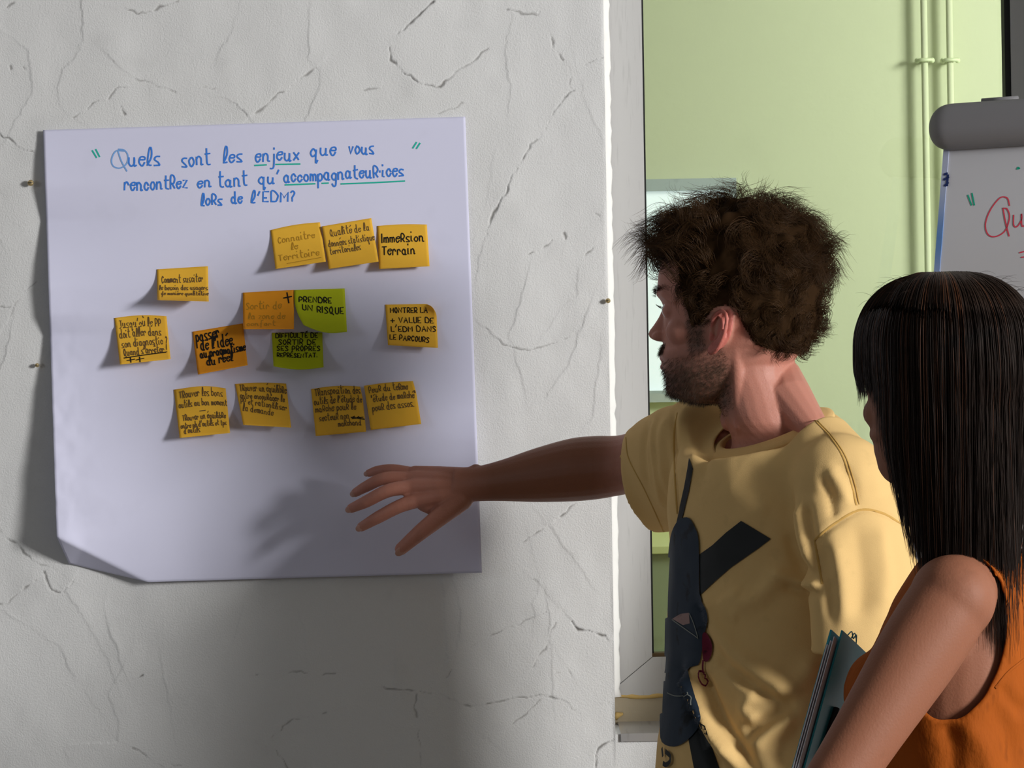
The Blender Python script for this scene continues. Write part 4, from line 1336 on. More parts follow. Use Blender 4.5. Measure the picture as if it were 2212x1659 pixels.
# under-layer
sel = np.where(scalp > .35)[0]
selset = np.zeros(len(co), bool); selset[sel] = True
polys = np.array([p.vertices[:] for p in body.polygons if len(p.vertices) == 4 and all(selset[i] for i in p.vertices)])
used, inv = np.unique(polys.reshape(-1), return_inverse=True)
nz_ = np.array([noise.noise(Vector(co[i]) * 55) for i in used])
thick = (hair_len(la[used], lz[used], hl[used]) * .30 * (1 + .8 * nz_) + .001) * np.clip((lz[used] - hl[used]) / .014, 0, 1)
cap_v = co[used] + no[used] * thick[:, None]
cap_f = inv.reshape(-1, 4)
strands, radii = [], []
ncl, per, K_ = 430, 26, 12
cl = rng.choice(cand, ncl)
F_, S_, Z_ = (np.array(v_) for v_ in (HM.F, HM.S, HM.Z))
tt = np.linspace(0, 1, K_)
for c in cl:
    L = hair_len(la[c], lz[c], hl[c]) * rng.uniform(.8, 1.25) * 1.45
    n = no[c]
    flow = -Z_ * .55 - F_ * .25 + S_ * rng.normal(0, .25)
    if lz[c] > .05: flow = F_ * (.75 if la[c] > 0 else -.25) + S_ * rng.normal(0, .5) + Z_ * .1
    if lz[c] > .04 and la[c] < -.02: flow = -F_ * .5 - Z_ * .25 + S_ * rng.normal(0, .3)
    flow = flow + rng.normal(0, .3, 3)
    flow -= n * (flow @ n); flow /= np.linalg.norm(flow) + 1e-9
    axis = n * rng.uniform(.45, .8) + flow * rng.uniform(.6, .9)
    axis /= np.linalg.norm(axis)
    u = np.cross(axis, n + .1); u /= np.linalg.norm(u); w = np.cross(axis, u)
    tight = np.clip(L / .045, .15, 1)
    turns = rng.uniform(.7, 1.35) * (.5 + .5 * tight); ph = rng.uniform(0, 6.28); R = rng.uniform(.006, .0125) * tight
    lift = rng.uniform(.2, .5)
    short = .72
    for _ in range(per):
        j = rng.normal(0, .0033, 3) * (.6 + .4 * tight)
        l = L * short * rng.uniform(.75, 1.15); p2 = ph + rng.normal(0, .28); R2 = R * rng.uniform(.75, 1.25)
        ang = p2 + turns * 6.28 * tt
        env = np.clip(tt * 3, 0, 1)
        s = co[c] + j - n * .001 + axis * (l * tt)[:, None] + (u * (np.cos(ang) - math.cos(p2))[:, None] + w * (np.sin(ang) - math.sin(p2))[:, None]) * (R2 * env)[:, None]
        s += np.cumsum(rng.normal(0, .00035, (K_, 3)), 0) * np.linspace(.5, 1.5, K_)[:, None]
        s -= np.array((0, 0, 1)) * (tt ** 2 * l * .10)[:, None]
        strands.append(s); radii.append(.00030 * rng.uniform(.7, 1.3))
tubes_mesh('hair', strands, radii, [M['curls'], M['hair_mass']], man, 3, (cap_v, cap_f), mats=np.zeros(len(strands), int))
# short beard and moustache
bi = np.where((bd > .3) & (np.arange(len(co)) % 1 == 0))[0]
bi = rng.choice(bi, 8500, p=(bd[bi] * (1 + 1.5 * must[bi])) / (bd[bi] * (1 + 1.5 * must[bi])).sum())
K2 = 4
t2 = np.linspace(0, 1, K2)
st = []
for c in bi:
    n = no[c]
    d = n * .75 - Z_ * .55 + F_ * .2 + rng.normal(0, .25, 3)
    d /= np.linalg.norm(d)
    l = rng.uniform(.003, .0075) * (1.0 if lz[c] > -.11 else .8) * (.55 if la[c] < .045 else 1)
    s = co[c] + rng.normal(0, .0006, 3) - n * .0004 + d * (l * t2)[:, None] - Z_ * (t2 ** 2 * l * .25)[:, None]
    st.append(s)
tubes_mesh('beard', st, [.00016] * len(st), M['stubble'], man, 3)
# eyebrows and lashes
st = []
for s_ in (-1, 1):
    for _ in range(420):
        u_ = rng.random()
        p = np.array(HM.at(.1055 - .035 * u_ ** 2, s_ * (.010 + .042 * u_), .022 + .006 * math.sin(u_ * 2.6) + rng.normal(0, .0022)))
        d = F_ * .35 + S_ * s_ * .75 + Z_ * .25 + rng.normal(0, .2, 3)
        st.append(p + d / np.linalg.norm(d) * (rng.uniform(.004, .008) * t2)[:, None])
    for _ in range(60):
        u_ = rng.uniform(-1, 1)
        p = np.array(HM.at(.0945 - .006 * u_ * u_, s_ * (.031 + .012 * u_), .004 - .003 * u_ * u_))
        d = F_ * .9 + Z_ * .15 + S_ * s_ * u_ * .3
        st.append(p + d * (.007 * t2)[:, None] + Z_ * (t2 ** 2 * .003)[:, None])
tubes_mesh('eyebrow_and_lash_hair', st, [.00016] * len(st), M['stubble'], man, 3)

# t-shirt
mb = MB()
ts = [(882, 1668, .062, .060), (925, 1666, .086, .094), (962, 1670, .130, .112), (1010, 1674, .160, .124), (1090, 1681, .172, .131), (1200, 1688, .172, .133), (1330, 1692, .170, .142), (1470, 1692, .172, .146), (1600, 1692, .182, .154), (1740, 1694, .192, .158), (1900, 1694, .198, .160), (1985, 1694, .200, .160)]
loft(mb, [(P(x, y, -.515), TLm * a, TFm * b) for y, x, a, b in ts], 44)
# yoke over the shoulders
mb.tube([P(1500, 947, -.395), P(1548, 950, -.435), P(1625, 950, -.485)], [.060, .050, .036], 18)
mb.tube([P(1690, 925, -.53), P(1752, 957, -.59), P(1808, 1038, -.65)], [.046, .050, .060], 18)
mb.ball(P(1816, 1048, -.666), .0655, 20, 14)
# sleeves
XA = Vector((1, 0, 0))
vlong = (P(1440, 1152, -.27) - P(1352, 930, -.27)) / 2
ca_ = (P(1440, 1152, -.27) + P(1352, 930, -.27)) / 2
dep = Vector((.35, .94, 0)).normalized()
aR = Vector((-1, .55, -.10)).normalized()
loft(mb, [(P(1560, 990, -.45), ZV * -.080, dep * .075), (P(1500, 1000, -.39), vlong.normalized() * .084, dep * .075), (P(1440, 1022, -.325), vlong.normalized() * .082, dep * .072), (ca_, vlong * .985, dep * .068), (ca_ + aR * .02, vlong * .985, dep * .068)], 32)
cL_ = P(1884, 1392, -.722)
loft(mb, [(P(1796, 1030, -.63), TFm * .066, TLm * .055), (P(1826, 1075, -.67), TFm * .071, TLm * .060), (P(1852, 1180, -.695), TFm * .076, TLm * .056), (P(1874, 1300, -.715), TFm * .080, TLm * .052), (cL_, TFm * .082, TLm * .051), (cL_ - ZV * .02, TFm * .082, TLm * .051)], 32)
shirt = fuse(mb, 't_shirt', .0040, 14)
sco, sno = get_co(shirt), get_no(shirt)
sb = bvh_of(shirt)
R_ = random.Random(4)
FOLDS = [  # (points, width, height)
    ([(1665, 1232), (1720, 1255), (1775, 1268)], .007, .0050), ([(1690, 1262), (1735, 1275), (1778, 1276)], .006, -.0045), ([(1738, 1085), (1748, 1150), (1774, 1262)], .008, -.006), ([(1722, 1090), (1730, 1150), (1750, 1215)], .010, .005),
    ([(1700, 1150), (1725, 1210), (1765, 1262)], .008, -.0035), ([(1580, 1270), (1600, 1300), (1640, 1290), (1690, 1240)], .012, .005), ([(1560, 1285), (1575, 1320), (1600, 1335)], .010, .004),
    ([(1492, 1448), (1515, 1510), (1547, 1581), (1600, 1659)], .012, .016), ([(1512, 1448), (1540, 1520), (1575, 1590), (1640, 1680)], .010, -.009), ([(1470, 1450), (1490, 1520), (1520, 1600), (1560, 1680)], .012, -.010),
    ([(1522, 1285), (1545, 1340), (1590, 1410), (1660, 1465), (1730, 1510)], .013, .0075), ([(1535, 1400), (1600, 1462), (1680, 1512), (1720, 1515)], .010, -.0065), ([(1505, 1300), (1520, 1360), (1530, 1430)], .010, -.005),
    ([(1650, 1480), (1610, 1530), (1640, 1560)], .010, .006), ([(1700, 1530), (1650, 1560), (1610, 1590)], .009, -.006), ([(1720, 1545), (1665, 1580), (1625, 1620)], .010, .006), ([(1740, 1580), (1700, 1610), (1680, 1659)], .012, -.005),
    ([(1560, 1420), (1600, 1480), (1640, 1500)], .010, .004), ([(1760, 1420), (1730, 1470), (1660, 1500)], .014, .005),
    ([(1455, 890), (1456, 960), (1462, 1060), (1465, 1120)], .005, -.004), ([(1440, 900), (1430, 960), (1436, 1060)], .010, .003), ([(1395, 920), (1388, 980), (1400, 1060)], .009, -.003), ([(1415, 905), (1412, 980), (1428, 1090)], .007, .003),
    ([(1490, 900), (1500, 960), (1495, 1050)], .010, .003), ([(1510, 905), (1525, 960), (1520, 1040)], .008, -.003), ([(1760, 1170), (1800, 1135), (1856, 1102), (1905, 1108), (1948, 1132)], .004, -.0022),
    ([(1775, 1180), (1790, 1260), (1800, 1340)], .009, -.004), ([(1800, 1160), (1815, 1260), (1818, 1350)], .010, .004), ([(1850, 1130), (1862, 1240), (1860, 1340)], .012, -.003), ([(1900, 1130), (1912, 1230), (1905, 1320)], .012, .0035),
    ([(1790, 1010), (1815, 1050), (1830, 1090)], .007, .0035), ([(1775, 1030), (1795, 1080), (1800, 1120)], .006, -.003), ([(1850, 1090), (1840, 1040), (1815, 1000)], .006, -.002),
    ([(1600, 1010), (1680, 1060), (1720, 1110)], .018, -.003), ([(1560, 1040), (1620, 1090), (1660, 1110)], .016, .002),
]
for f_ in FOLDS:
    fold(sco, sno, sb, f_[0], f_[1], f_[2] * 1.45)
sco += sno * np.array([.0022 * noise.noise(Vector(c) * 14) + .0012 * noise.noise(Vector(c) * 33) for c in sco])[:, None]
set_co(shirt, sco)
# neckline plane
NC = Vector(P(1660, 927, -.512))
up_n = (ZV + Vector((-.52, -.854, 0)) * .52).normalized()
rel = sco - np.array(NC); hN = rel @ np.array(up_n); rv = rel - hN[:, None] * np.array(up_n); rN = np.linalg.norm(rv, axis=1)
wN = np.clip((.128 - rN) / .045, 0, 1); wN = wN * wN * (3 - 2 * wN) * np.clip((hN + .090) / .03, 0, 1) * (hN < .07) * ((sno @ np.array(up_n)) > -.3)
sco += np.array(up_n) * ((-.30 * np.maximum(rN - .062, 0) - .002 - hN) * wN)[:, None]
set_co(shirt, sco)
cut(shirt, [lambda c: (np.linalg.norm((c - np.array(NC)) - ((c - np.array(NC)) @ np.array(up_n))[:, None] * np.array(up_n), axis=1) < .0735) & (np.abs((c - np.array(NC)) @ np.array(up_n)) < .05),
            lambda c: ((c - np.array(ca_)) @ np.array(aR) > .006) & (np.linalg.norm(c - np.array(ca_), axis=1) < .13),
            lambda c: (c[:, 2] < cL_.z - .008) & (c[:, 2] > cL_.z - .05) & (np.abs((c - np.array(cL_)) @ np.array(TFm)) < .1) & (np.abs((c - np.array(cL_)) @ np.array(TLm)) < .056) & (((c - np.array(P(1692, 1392, -.515))) @ np.array(TLm)) > .174),
            lambda c: c[:, 2] < P(1704, 1970, -.515).z])
smooth_border(shirt, 24)
shirto = link('t_shirt', shirt, M['shirt'], man)
so = shirto.modifiers.new('thickness', 'SOLIDIFY'); so.thickness = .0016; so.offset = -1
sb = bvh_of(shirt)
# ribbed collar
nph = 72
ex_, ey_ = TLm, (TFm - up_n * TFm.dot(up_n)).normalized()
dirs = [(ey_ * math.cos(2 * math.pi * i / nph) + ex_ * math.sin(2 * math.pi * i / nph)) for i in range(nph)]


bm = bmesh.new(); bm.from_mesh(shirt)
seen, loops = set(), []
for v0 in bm.verts:
    if not v0.is_boundary or v0 in seen: continue
    lp, cur = [], v0
    while cur is not None:
        seen.add(cur); lp.append(cur.co.copy())
        cur = next((e.other_vert(cur) for e in cur.link_edges if e.is_boundary and e.other_vert(cur) not in seen), None)
    loops.append(lp)
bm.free()
loop = min((l for l in loops if len(l) > 30), key=lambda l: (sum(l, Vector()) / len(l) - NC).length)
ang = sorted(((math.atan2((p - NC).dot(ex_), (p - NC).dot(ey_)), (p - NC).dot(up_n), ((p - NC) - up_n * (p - NC).dot(up_n)).length) for p in loop))
aa = np.array([x[0] for x in ang]); ah = np.array([x[1] for x in ang]); ar = np.array([x[2] for x in ang])
aa3 = np.concatenate([aa - 2 * math.pi, aa, aa + 2 * math.pi])
tq = np.array([2 * math.pi * i / nph - math.pi for i in range(nph)])
hq = np.interp(tq, aa3, np.tile(ah, 3)); rq = np.interp(tq, aa3, np.tile(ar, 3))
for _ in range(6):
    hq = hq * .5 + (np.roll(hq, 1) + np.roll(hq, -1)) * .25; rq = rq * .5 + (np.roll(rq, 1) + np.roll(rq, -1)) * .25
rows = []
for t_, h_, r_ in zip(tq, hq, rq):
    d = ey_ * math.cos(t_) + ex_ * math.sin(t_)
    q = lambda r, u: NC + d * r + up_n * u
    ri = min(.0620, r_ - .006)
    rows.append([q(ri, h_ - .008), q(ri - .0004, h_ + .0055), q(ri + .003, h_ + .0075), q((ri + r_) / 2 + .001, h_ + .0062), q(r_ + .003, h_ + .0030), q(r_ + .0095, h_ + .0002), q(r_ + .0105, h_ - .0022), q(r_ + .0105, h_ - .006)])
v = [p for r in rows for p in r]
m_ = len(rows[0])
f = [(i * m_ + k, ((i + 1) % nph) * m_ + k, ((i + 1) % nph) * m_ + k + 1, i * m_ + k + 1) for i in range(nph) for k in range(m_ - 1)]
mesh_obj('collar', v, f, M['shirt'], man)
sm_ = [([(1757, 905), (1790, 940), (1819, 983), (1838, 1040), (1850, 1092)], .0026), ([(1762, 905), (1797, 942), (1826, 985), (1845, 1040), (1856, 1090)], .0018), ([(1760, 1166), (1800, 1133), (1856, 1102), (1905, 1108), (1946, 1131)], .003),
       ([(1352, 945), (1358, 990), (1392, 1057), (1434, 1148)], .0028), ([(1463, 892), (1456, 939), (1457, 1013), (1463, 1110)], .0028), ([(1760, 1166), (1768, 1215), (1776, 1262)], .003)]
for p, w_ in sm_: strip('seam', p, sb, w_, M['seam'], man, .0003, .0005)
# print on the chest
z7 = lambda x, y: (1400 + x / 2.867, 1080 + y / 2.867)
decal('printed_bar', [(1602, 1125), (1666, 1164), (1640, 1184), (1580, 1226), (1546, 1256), (1514, 1286), (1512, 1198), (1540, 1178), (1570, 1150)], sb, M['print_black'], man, .0014, 6)
decal('printed_bar', [(1490, 990), (1498, 1013), (1490, 1060), (1478, 1110), (1466, 1145), (1461, 1140), (1470, 1095), (1480, 1050), (1487, 1012)], sb, M['print_black'], man, .0014, 6)
decal('printed_bar', [z7(*p) for p in ((250, 1470), (320, 1380), (352, 1400), (398, 1540), (450, 1680), (290, 1680))], sb, M['print_black'], man)
fig = [(180, 150), (220, 112), (265, 112), (300, 170), (320, 230), (325, 330), (330, 580), (375, 720), (366, 800), (342, 850), (335, 960), (318, 1020), (252, 1060), (282, 1200), (320, 1320), (320, 1400), (250, 1490), (170, 1528), (96, 1500), (84, 1400), (86, 1300), (100, 1100), (112, 1000), (118, 700), (132, 400), (150, 230)]
decal('printed_figure', [z7(*p) for p in fig], sb, M['print_navy'], man, .0026, 4, 3)
decal('printed_patch', [z7(*p) for p in ((163, 737), (215, 706), (264, 700), (270, 765), (228, 775))], sb, M['print_pink'], man, .0030, 4)
decal('printed_berry', [z7(*p) for p in ((340, 835), (378, 830), (408, 890), (402, 960), (375, 1005), (345, 980))], sb, M['print_red'], man, .0028, 4, 3)
sfc = lambda x, y, o=0: (lambda h_: (h_[0] + (h_[1] if h_[1].dot(ray(x, y)) < 0 else -h_[1]) * (o + .0034)) if h_[0] is not None else P(x, y, -.6))(hit(sb, x, y))
for q_ in [spline([z7(*p) for p in ((165, 742), (225, 785), (285, 830), (318, 858))], 3), spline([z7(*p) for p in ((270, 705), (295, 770), (316, 850))], 3), spline([z7(*p) for p in ((135, 1195), (180, 1215), (225, 1220), (250, 1210))], 3), spline([z7(*p) for p in ((245, 1200), (268, 1235), (268, 1275))], 3)]:
    ink('printed_scratch', [q_], .0014, sfc, M['print_grey'], man)
ink('printed_loop', [spline([z7(*p) for p in ((352, 1000), (352, 1050))], 3), spline([z7(*p) for p in ((352, 1055), (322, 1065), (308, 1100), (325, 1145), (350, 1158), (366, 1130), (352, 1095), (350, 1060))], 4)], .0030, sfc, M['print_red'], man)
ink('printed_letter', [spline([z7(*p) for p in ((128, 1560), (152, 1585), (150, 1620), (128, 1640), (112, 1632))], 4), spline([z7(*p) for p in ((104, 1545), (108, 1580))], 3)], .0065, sfc, M['print_black'], man)

# trousers and shoes (mostly below the frame)
mb = MB()
hz = P(1702, 1800, -.515)
hips = Vector((hz.x, hz.y, .97))
loft(mb, [(hips + ZV * .07, TLm * .165, TFm * .118), (hips, TLm * .172, TFm * .124), (hips - ZV * .10, TLm * .175, TFm * .125), (hips - ZV * .17, TLm * .15, TFm * .11)], 28)
for s in (-1, 1):
    hp = hips + TLm * (.088 * s)
    loft(mb, [(hp - ZV * .05, TLm * .085, TFm * .10), (hp - ZV * .20, TLm * .085, TFm * .095), (hp - ZV * .47 + TFm * .01, TLm * .062, TFm * .07), (hp - ZV * .65, TLm * .060, TFm * .066), (hp - ZV * .90 - TFm * .01, TLm * .052, TFm * .058), (hp - ZV * .925 - TFm * .01, TLm * .054, TFm * .060)], 22)
link('trousers', fuse(mb, 'trousers', .007, 6), M['denim'], man)
for s in (-1, 1):
    ft = hips + TLm * (.09 * s); ft.z = 0
    mb = MB()
    loft(mb, [(ft - TFm * .085 + ZV * .035, TLm * .028, ZV * .030), (ft - TFm * .05 + ZV * .045, TLm * .038, ZV * .045), (ft + ZV * .05, TLm * .040, ZV * .05), (ft + TFm * .08 + ZV * .038, TLm * .046, ZV * .036), (ft + TFm * .15 + ZV * .028, TLm * .044, ZV * .027), (ft + TFm * .185 + ZV * .022, TLm * .026, ZV * .018)], 20)
    mb.v = [Vector((q.x, q.y, max(q.z, .001))) for q in mb.v]
    mb.build('shoe', M['shoe'], man)

# ------------------------------------------------------------------ the woman
woman = empty('person', 'dark haired woman in a rust orange sleeveless blouse holding a teal folder', 'person')
KW = .8945                                         # her size
HW = Head(P(2021, 842, -1.2002), math.radians(63), .85)
TFw = Vector((-.95, .30, 0)).normalized() * KW
TLw = Vector((-.30, -.95, 0)).normalized() * KW
ZW = ZV * KW
CW = P(2110, 1150, -1.2002)
mb = MB()
head_shape(mb, HW, False, True)
loft(mb, [(HW.at(-.03, 0, -.03), HW.F * .05, HW.S * .048), (P(2075, 1040, -1.2002), HW.F * .050, HW.S * .048), (P(2092, 1110, -1.2002), HW.F * .048, HW.S * .048), (P(2112, 1180, -1.2002), TFw * .055, TLw * .065)], 24)
wt = [(1175, 2112, .040, .055), (1215, 2106, .058, .10), (1300, 2098, .080, .122), (1430, 2078, .095, .128), (1540, 2072, .098, .124), (1700, 2090, .082, .112), (1850, 2095, .092, .128), (1990, 2092, .10, .15)]
loft(mb, [(P(x, y, -1.2002), TFw * a, TLw * b) for y, x, a, b in wt], 28)
S1 = P(2058, 1292, -1.3165)
E1 = P(1796, 1706, -1.3836)
mid = lambda a, b, t: a + (b - a) * t
adir = (E1 - S1).normalized()
an = (ZV - adir * adir.dot(ZV)).normalized() * KW; ab_ = adir.cross(an)
mb.ball(S1, .0437, 20, 14)
mb.tube([P(2108, 1240, -1.2287), P(2085, 1264, -1.2762), S1], [.032, .038, .042], 18)
loft(mb, [(mid(S1, E1, -.02), an * .046, ab_ * .045), (mid(S1, E1, .12), an * .048, ab_ * .0455), (mid(S1, E1, .32), an * .0475, ab_ * .043), (mid(S1, E1, .6), an * .0415, ab_ * .038), (mid(S1, E1, .85), an * .0375, ab_ * .034), (E1, an * .036, ab_ * .033)], 24)
W1 = P(1738, 1806, -1.33)
fd = (W1 - E1).normalized(); fn = (ZV - fd * fd.dot(ZV)).normalized() * KW; fb_ = fd.cross(fn)
loft(mb, [(mid(E1, W1, -.12), fn * .030, fb_ * .028), (mid(E1, W1, .1), fn * .036, fb_ * .034), (mid(E1, W1, .35), fn * .036, fb_ * .033), (mid(E1, W1, .75), fn * .026, fb_ * .022), (W1, fn * .023, fb_ * .018), (mid(E1, W1, 1.15), fn * .028, fb_ * .015), (mid(E1, W1, 1.4), fn * .034, fb_ * .013), (mid(E1, W1, 1.46), fn * .030, fb_ * .010)], 18)
kb = mid(E1, W1, 1.45)
for o_, L_ in ((.026, .06), (.009, .07), (-.009, .066), (-.025, .052)):
    b_ = kb + fn * o_
    finger(mb, [b_, b_ + fd * L_ * .5 + Vector((.0, .01, 0)), b_ + fd * L_ * .8 + Vector((.02, .024, 0))], [.0082, .0075, .006])
b_ = mid(E1, W1, 1.15) + fn * .02
finger(mb, [b_, b_ + fn * .025 + fd * .025, b_ + fn * .038 + fd * .055], [.011, .0095, .0075])
# right arm on her far side, hanging
S2 = CW - TLw * .150 - ZW * .065
E2 = S2 - ZW * .27 - TLw * .03 + TFw * .01
W2 = E2 - ZW * .23 + TFw * .05 - TLw * .01
loft(mb, [(mid(CW, S2, .6) - ZW * .02, TFw * .045, ZW * .04), (S2, TFw * .046, TLw * .046), (mid(S2, E2, .4), TFw * .042, TLw * .042), (E2, TFw * .034, TLw * .034), (mid(E2, W2, .3), TFw * .034, TLw * .033), (W2, TFw * .022, TLw * .018), (W2 - ZW * .03, TFw * .027, TLw * .014), (W2 - ZW * .08 + TFw * .01, TFw * .034, TLw * .012)], 18)
for o_, L_ in ((.026, .06), (.009, .07), (-.009, .068), (-.025, .052)):
    b_ = W2 - ZW * .08 + TFw * (o_ + .01)
    finger(mb, [b_, b_ - ZW * L_ * .5 - TLw * .003, b_ - ZW * L_ + TLw * .008], [.0082, .0075, .006])
b_ = W2 - ZW * .03 + TFw * .022
finger(mb, [b_, b_ - ZW * .03 + TFw * .02, b_ - ZW * .058 + TFw * .024], [.011, .0095, .0075])
wbody = fuse(mb, 'body', .0030, 11)
wco = get_co(wbody)
for s in (-1, 1):
    push(wco, HW.at(.099, s * .018, .004), .012, HW.F * -.004)
set_co(wbody, wco)
wa, wb_, wz = HW.local(wco)
lip2 = band(wz, -.0795, -.058, .003) * band(np.abs(wb_), -1, .021, .004) * (wa > .085)
for nm, arr in (('lips', lip2), ('flush', np.zeros(len(wco)))):
    at_ = wbody.attributes.new(nm, 'FLOAT', 'POINT'); at_.data.foreach_set('value', arr.astype(np.float32))
link('body', wbody, M['skin_fair'], woman)
eyes(HW, woman, M['iris_brown'])

# long straight hair with a fringe
rng = np.random.default_rng(23)


def hair_end(ph):
    """lower end (z) of the hair at azimuth ph (0 = face, positive towards the camera side)"""
    d = abs(math.degrees(ph))
    return float(np.interp(d, [0, 71, 90, 99, 106, 113, 125, 140, 180], [.012, .006, -.012, -.060, -.15, -.185, -.205, -.26, -.31]))


def hair_at(ph, z, lay):
    """point of the hair mass: azimuth, height, layer 0 (scalp) .. 1 (outside)"""
    zz = max(min(z, .1279), -.04)
    af, ab, w = lerp_tab(FRONT, zz), lerp_tab(BACK, zz), lerp_tab(WIDTH, zz)
    if zz > .05:
        q = math.sqrt(max(0, 1 - ((zz - .05) / .0785) ** 2)); af, ab, w = .1025 * q, -.102 * q, .0765 * q
    if zz <= .02: w = max(w, .074); ab = min(ab, -.100)
    c = -.012
    ct, st = math.cos(ph), math.sin(ph)
    ea = (af - c) if ct > 0 else (c - ab)
    r = 1.0 / max(((abs(ct) / max(ea, .004)) ** 2.15 + (abs(st) / max(w, .004)) ** 2.15) ** (1 / 2.15), 1e-6)
    d = abs(math.degrees(ph))
    th = .004 + lay * float(np.interp(d, [0, 50, 80, 110, 180], [.010, .009, .011, .024, .034]))
    if z > .128: r = 0
    low = max(0, -.06 - z)
    r = r + th
    # below the jaw the hair closes in on the neck at the front side, and lies on the back behind
    r *= 1 - float(np.interp(d, [75, 100, 130, 180], [5.0, 4.4, 1.2, -.2])) * low ** 1.25 * 1.0
    u_ = min(1, max(0, (z - .0) / .128)); zt = z + min(th, .015) * u_ * u_ * (3 - 2 * u_)
    p = HW.at(c + r * ct, r * st, zt)
    return p


hv, hf = [], []
nph, nzr = 90, 46
for j in range(nzr + 1):
    for i in range(nph):
        ph = -math.pi + 2 * math.pi * (i + .5) / nph
        ze = hair_end(ph) + .012
        t = j / nzr
        z = .1279 + (ze - .1279) * (t ** 1.4 if ze > -.05 else t ** 1.25)
        hv.append(hair_at(ph, z, .50))
for j in range(nzr):
    for i in range(nph):
        a, b = j * nph + i, j * nph + (i + 1) % nph
        hf.append((a, b, b + nph, a + nph))
K3 = 26
strands, radii, mats_ = [], [], []
for q in range(5200):
    ph = rng.uniform(-math.pi, math.pi)
    if rng.random() < .72: ph = rng.uniform(.25, math.pi)
    lay = rng.uniform(.55, 1.08)
    ze = hair_end(ph) + rng.normal(0, .010) + (rng.uniform(0, .05) if rng.random() < .3 else 0)
    zs = .1279 - abs(rng.normal(0, .002))
    ph0 = ph + rng.normal(0, .05)
    wob, wph, drift = rng.normal(0, .010), rng.uniform(0, 6.28), rng.normal(0, .05)
    pts_ = []
    for k in range(K3):
        t = k / (K3 - 1)
        z = zs + (ze - zs) * t ** 1.7
        p_ = ph0 + drift * t * t + wob * math.sin(wph + 5 * t)
        p = hair_at(p_, z, lay + .15 * math.sin(wph + 3.1 * t) * t)
        pts_.append(tuple(p))
    strands.append(pts_); radii.append(rng.uniform(.00035, .0007))
    d_ = math.degrees(ph)
    mats_.append(1 if (rng.random() < (.16 if 85 < d_ < 160 else .03)) else 0)
# a few loose hairs at the crown
for q in range(60):
    ph = rng.uniform(-2.6, 2.6)
    b0 = np.array(hair_at(ph, rng.uniform(.10, .127), 1.0))
    d = np.array(HW.Z) * rng.uniform(.2, .7) + np.array(HW.F) * math.cos(ph) + np.array(HW.S) * math.sin(ph)
    tq = np.linspace(0, 1, K3)
    strands.append(b0 + d / np.linalg.norm(d) * (rng.uniform(.012, .03) * tq)[:, None] - np.array((0, 0, 1)) * (tq ** 2 * rng.uniform(.005, .02))[:, None]); radii.append(.00018); mats_.append(0)
tubes_mesh('hair', strands, radii, [M['straight'], M['strand_light'], M['straight']], woman, 3, (np.array([tuple(p) for p in hv]), hf), mats=np.array(mats_))

# blouse
mb = MB()
mb.tube([P(2114, 1222, -1.2192), P(2096, 1262, -1.2619), P(2078, 1290, -1.2951)], [.038, .0446, .0475], 20)
bt = [(1168, 2113, .046, .064), (1200, 2108, .060, .108), (1240, 2104, .072, .124), (1310, 2096, .092, .131), (1430, 2072, .106, .138), (1530, 2064, .110, .136), (1640, 2078, .102, .128), (1760, 2090, .098, .126), (1900, 2094, .110, .146), (2060, 2094, .122, .166), (2120, 2094, .124, .168)]
loft(mb, [(P(x, y, -1.2002), TFw * a, TLw * b) for y, x, a, b in bt], 40)
for s in (-1, 1):
    mb.ball(P(2078, 1500, -1.2002) + TFw * .076 + TLw * (.055 * s), (.0475, .051, .053), 20, 14)
blouse = fuse(mb, 'blouse', .0040, 10)
bco, bno = get_co(blouse), get_no(blouse)
bb = bvh_of(blouse)
for f_ in [([(2160, 1480), (2190, 1520), (2212, 1540)], .008, -.004), ([(2080, 1560), (2120, 1610), (2140, 1680)], .010, .004), ([(2040, 1560), (2060, 1620), (2055, 1690)], .010, -.005), ([(2150, 1300), (2175, 1380), (2200, 1440)], .010, .003), ([(2140, 1500), (2180, 1600), (2200, 1680)], .012, -.004)]:
    fold(bco, bno, bb, *f_)
bco += bno * np.array([.0024 * noise.noise(Vector(c) * 18) + .0012 * noise.noise(Vector(c) * 42) for c in bco])[:, None]
set_co(blouse, bco)
zN = CW.z
AH = P(2062, 1375, -1.3165)


def armhole(c, s):
    rel = c - np.array(CW)
    lat = rel @ np.array(TLw) * s
    f = (c - np.array(AH)) @ np.array(TFw); z = c[:, 2] - AH.z
    f = f + .10 * z
    return (lat > .060) & ((f / .0425) ** 2 + (z / .0826) ** 2 < 1)


cut(blouse, [lambda c: armhole(c, 1), lambda c: armhole(c, -1), lambda c: (c[:, 2] > zN - .018 + .0 * c[:, 0]) & (np.abs((c - np.array(CW)) @ np.array(TLw)) < .072), lambda c: c[:, 2] < P(2094, 2105, -1.2002).z])
smooth_border(blouse, 10)
bl = link('blouse', blouse, M['linen'], woman)
so = bl.modifiers.new('thickness', 'SOLIDIFY'); so.thickness = .002; so.offset = -1
bb = bvh_of(blouse)
strip('seam', [(2150, 1486), (2178, 1452), (2212, 1424)], bb, .003, M['linen'], woman)
strip('armhole_hem', [(2066, 1216), (2098, 1262), (2120, 1330), (2138, 1400), (2150, 1478)], bb, .007, M['linen'], woman)
mb = MB()
hz = P(2094, 1990, -1.2002)
hips = Vector((hz.x, hz.y, .92))
loft(mb, [(hips + ZW * .10, TLw * .135, TFw * .098), (hips, TLw * .160, TFw * .112), (hips - ZW * .09, TLw * .168, TFw * .118), (hips - ZW * .15, TLw * .145, TFw * .10)], 26)
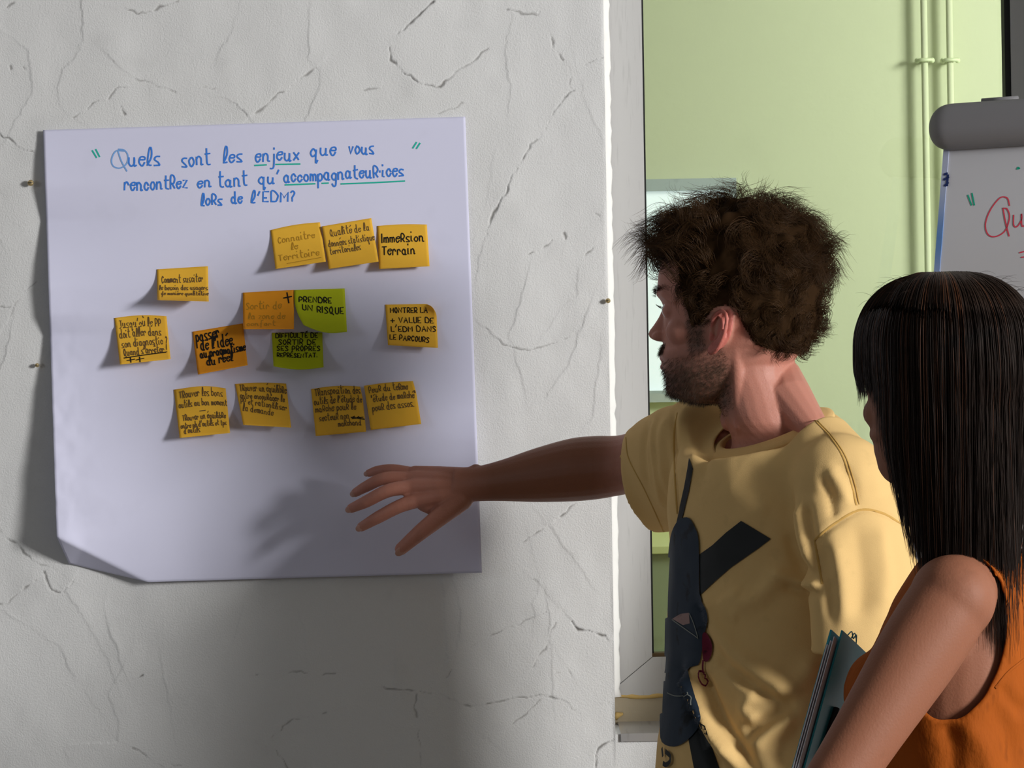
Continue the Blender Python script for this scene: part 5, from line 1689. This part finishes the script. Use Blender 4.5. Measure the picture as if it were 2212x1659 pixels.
for s in (-1, 1):
    hp = hips + TLw * (.080 * s)
    loft(mb, [(hp - ZW * .04, TLw * .080, TFw * .095), (hp - ZW * .20, TLw * .076, TFw * .085), (hp - ZW * .45 + TFw * .01, TLw * .055, TFw * .06), (hp - ZW * .62, TLw * .050, TFw * .056), (hp - ZW * .85, TLw * .044, TFw * .048), (hp - ZW * .875, TLw * .045, TFw * .050)], 20)
link('trousers', fuse(mb, 'trousers', .007, 6), M['denim'], woman)
for s in (-1, 1):
    ft = hips + TLw * (.082 * s); ft.z = 0
    mb = MB()
    loft(mb, [(ft - TFw * .075 + ZW * .033, TLw * .025, ZW * .028), (ft - TFw * .045 + ZW * .042, TLw * .033, ZW * .042), (ft + ZW * .045, TLw * .035, ZW * .045), (ft + TFw * .075 + ZW * .034, TLw * .041, ZW * .032), (ft + TFw * .135 + ZW * .025, TLw * .038, ZW * .024), (ft + TFw * .165 + ZW * .02, TLw * .022, ZW * .016)], 20)
    mb.v = [Vector((q.x, q.y, max(q.z, .001))) for q in mb.v]
    mb.build('shoe', M['shoe'], woman)

# ------------------------------------------------------------------ teal folder in her arm
fo = empty('folder', 'teal folder with loose white sheets, held against the orange blouse', 'folder')
FO = P(1817, 1361, -1.1778)
fdn = (P(1733, 1664, -1.2047) - FO).normalized()
frt = Vector((.37, .93, 0)); frt = (frt - fdn * frt.dot(fdn)).normalized()
fnn = fdn.cross(frt).normalized()
if fnn.y > 0: fnn = -fnn


def leaf(name, x0, x1, z0_, z1_, o0, o1, m):
    c = [FO + frt * x + fdn * z + fnn * o for o in (o0, o1) for x, z in ((x0, z0_), (x1, z0_), (x1, z1_), (x0, z1_))]
    return mesh_obj(name, c, [(0, 1, 2, 3), (7, 6, 5, 4), (0, 4, 5, 1), (1, 5, 6, 2), (2, 6, 7, 3), (3, 7, 4, 0)], m, fo, False)


leaf('cover', 0, .225, 0, .31, .0, .002, M['teal'])
leaf('cover', 0.002, .225, .002, .31, -.012, -.010, M['teal'])
for k in range(3):
    leaf('sheet', -.013 - .0012 * k, .21, .010 + .005 * k, .305, -.0028 - .0022 * k, -.0020 - .0022 * k, M['page'])
MB().tube([FO + frt * .055 + fdn * .075 + fnn * .005, FO + frt * .045 + fdn * .135 + fnn * .005], .0035, 10).build('pen_clip', M['shoe'], fo)
st = [spline([tuple(FO + frt * x + fdn * z + fnn * .001) for x, z in q], 4) for q in ([(.03, .0), (.045, -.007), (.06, -.002), (.07, -.008), (.08, .0)], [(.05, 0), (.06, -.008), (.075, -.004)])]
for q in st: MB().tube([Vector(p) for p in q], .0007, 6).build('torn_edge', M['teal'], fo)
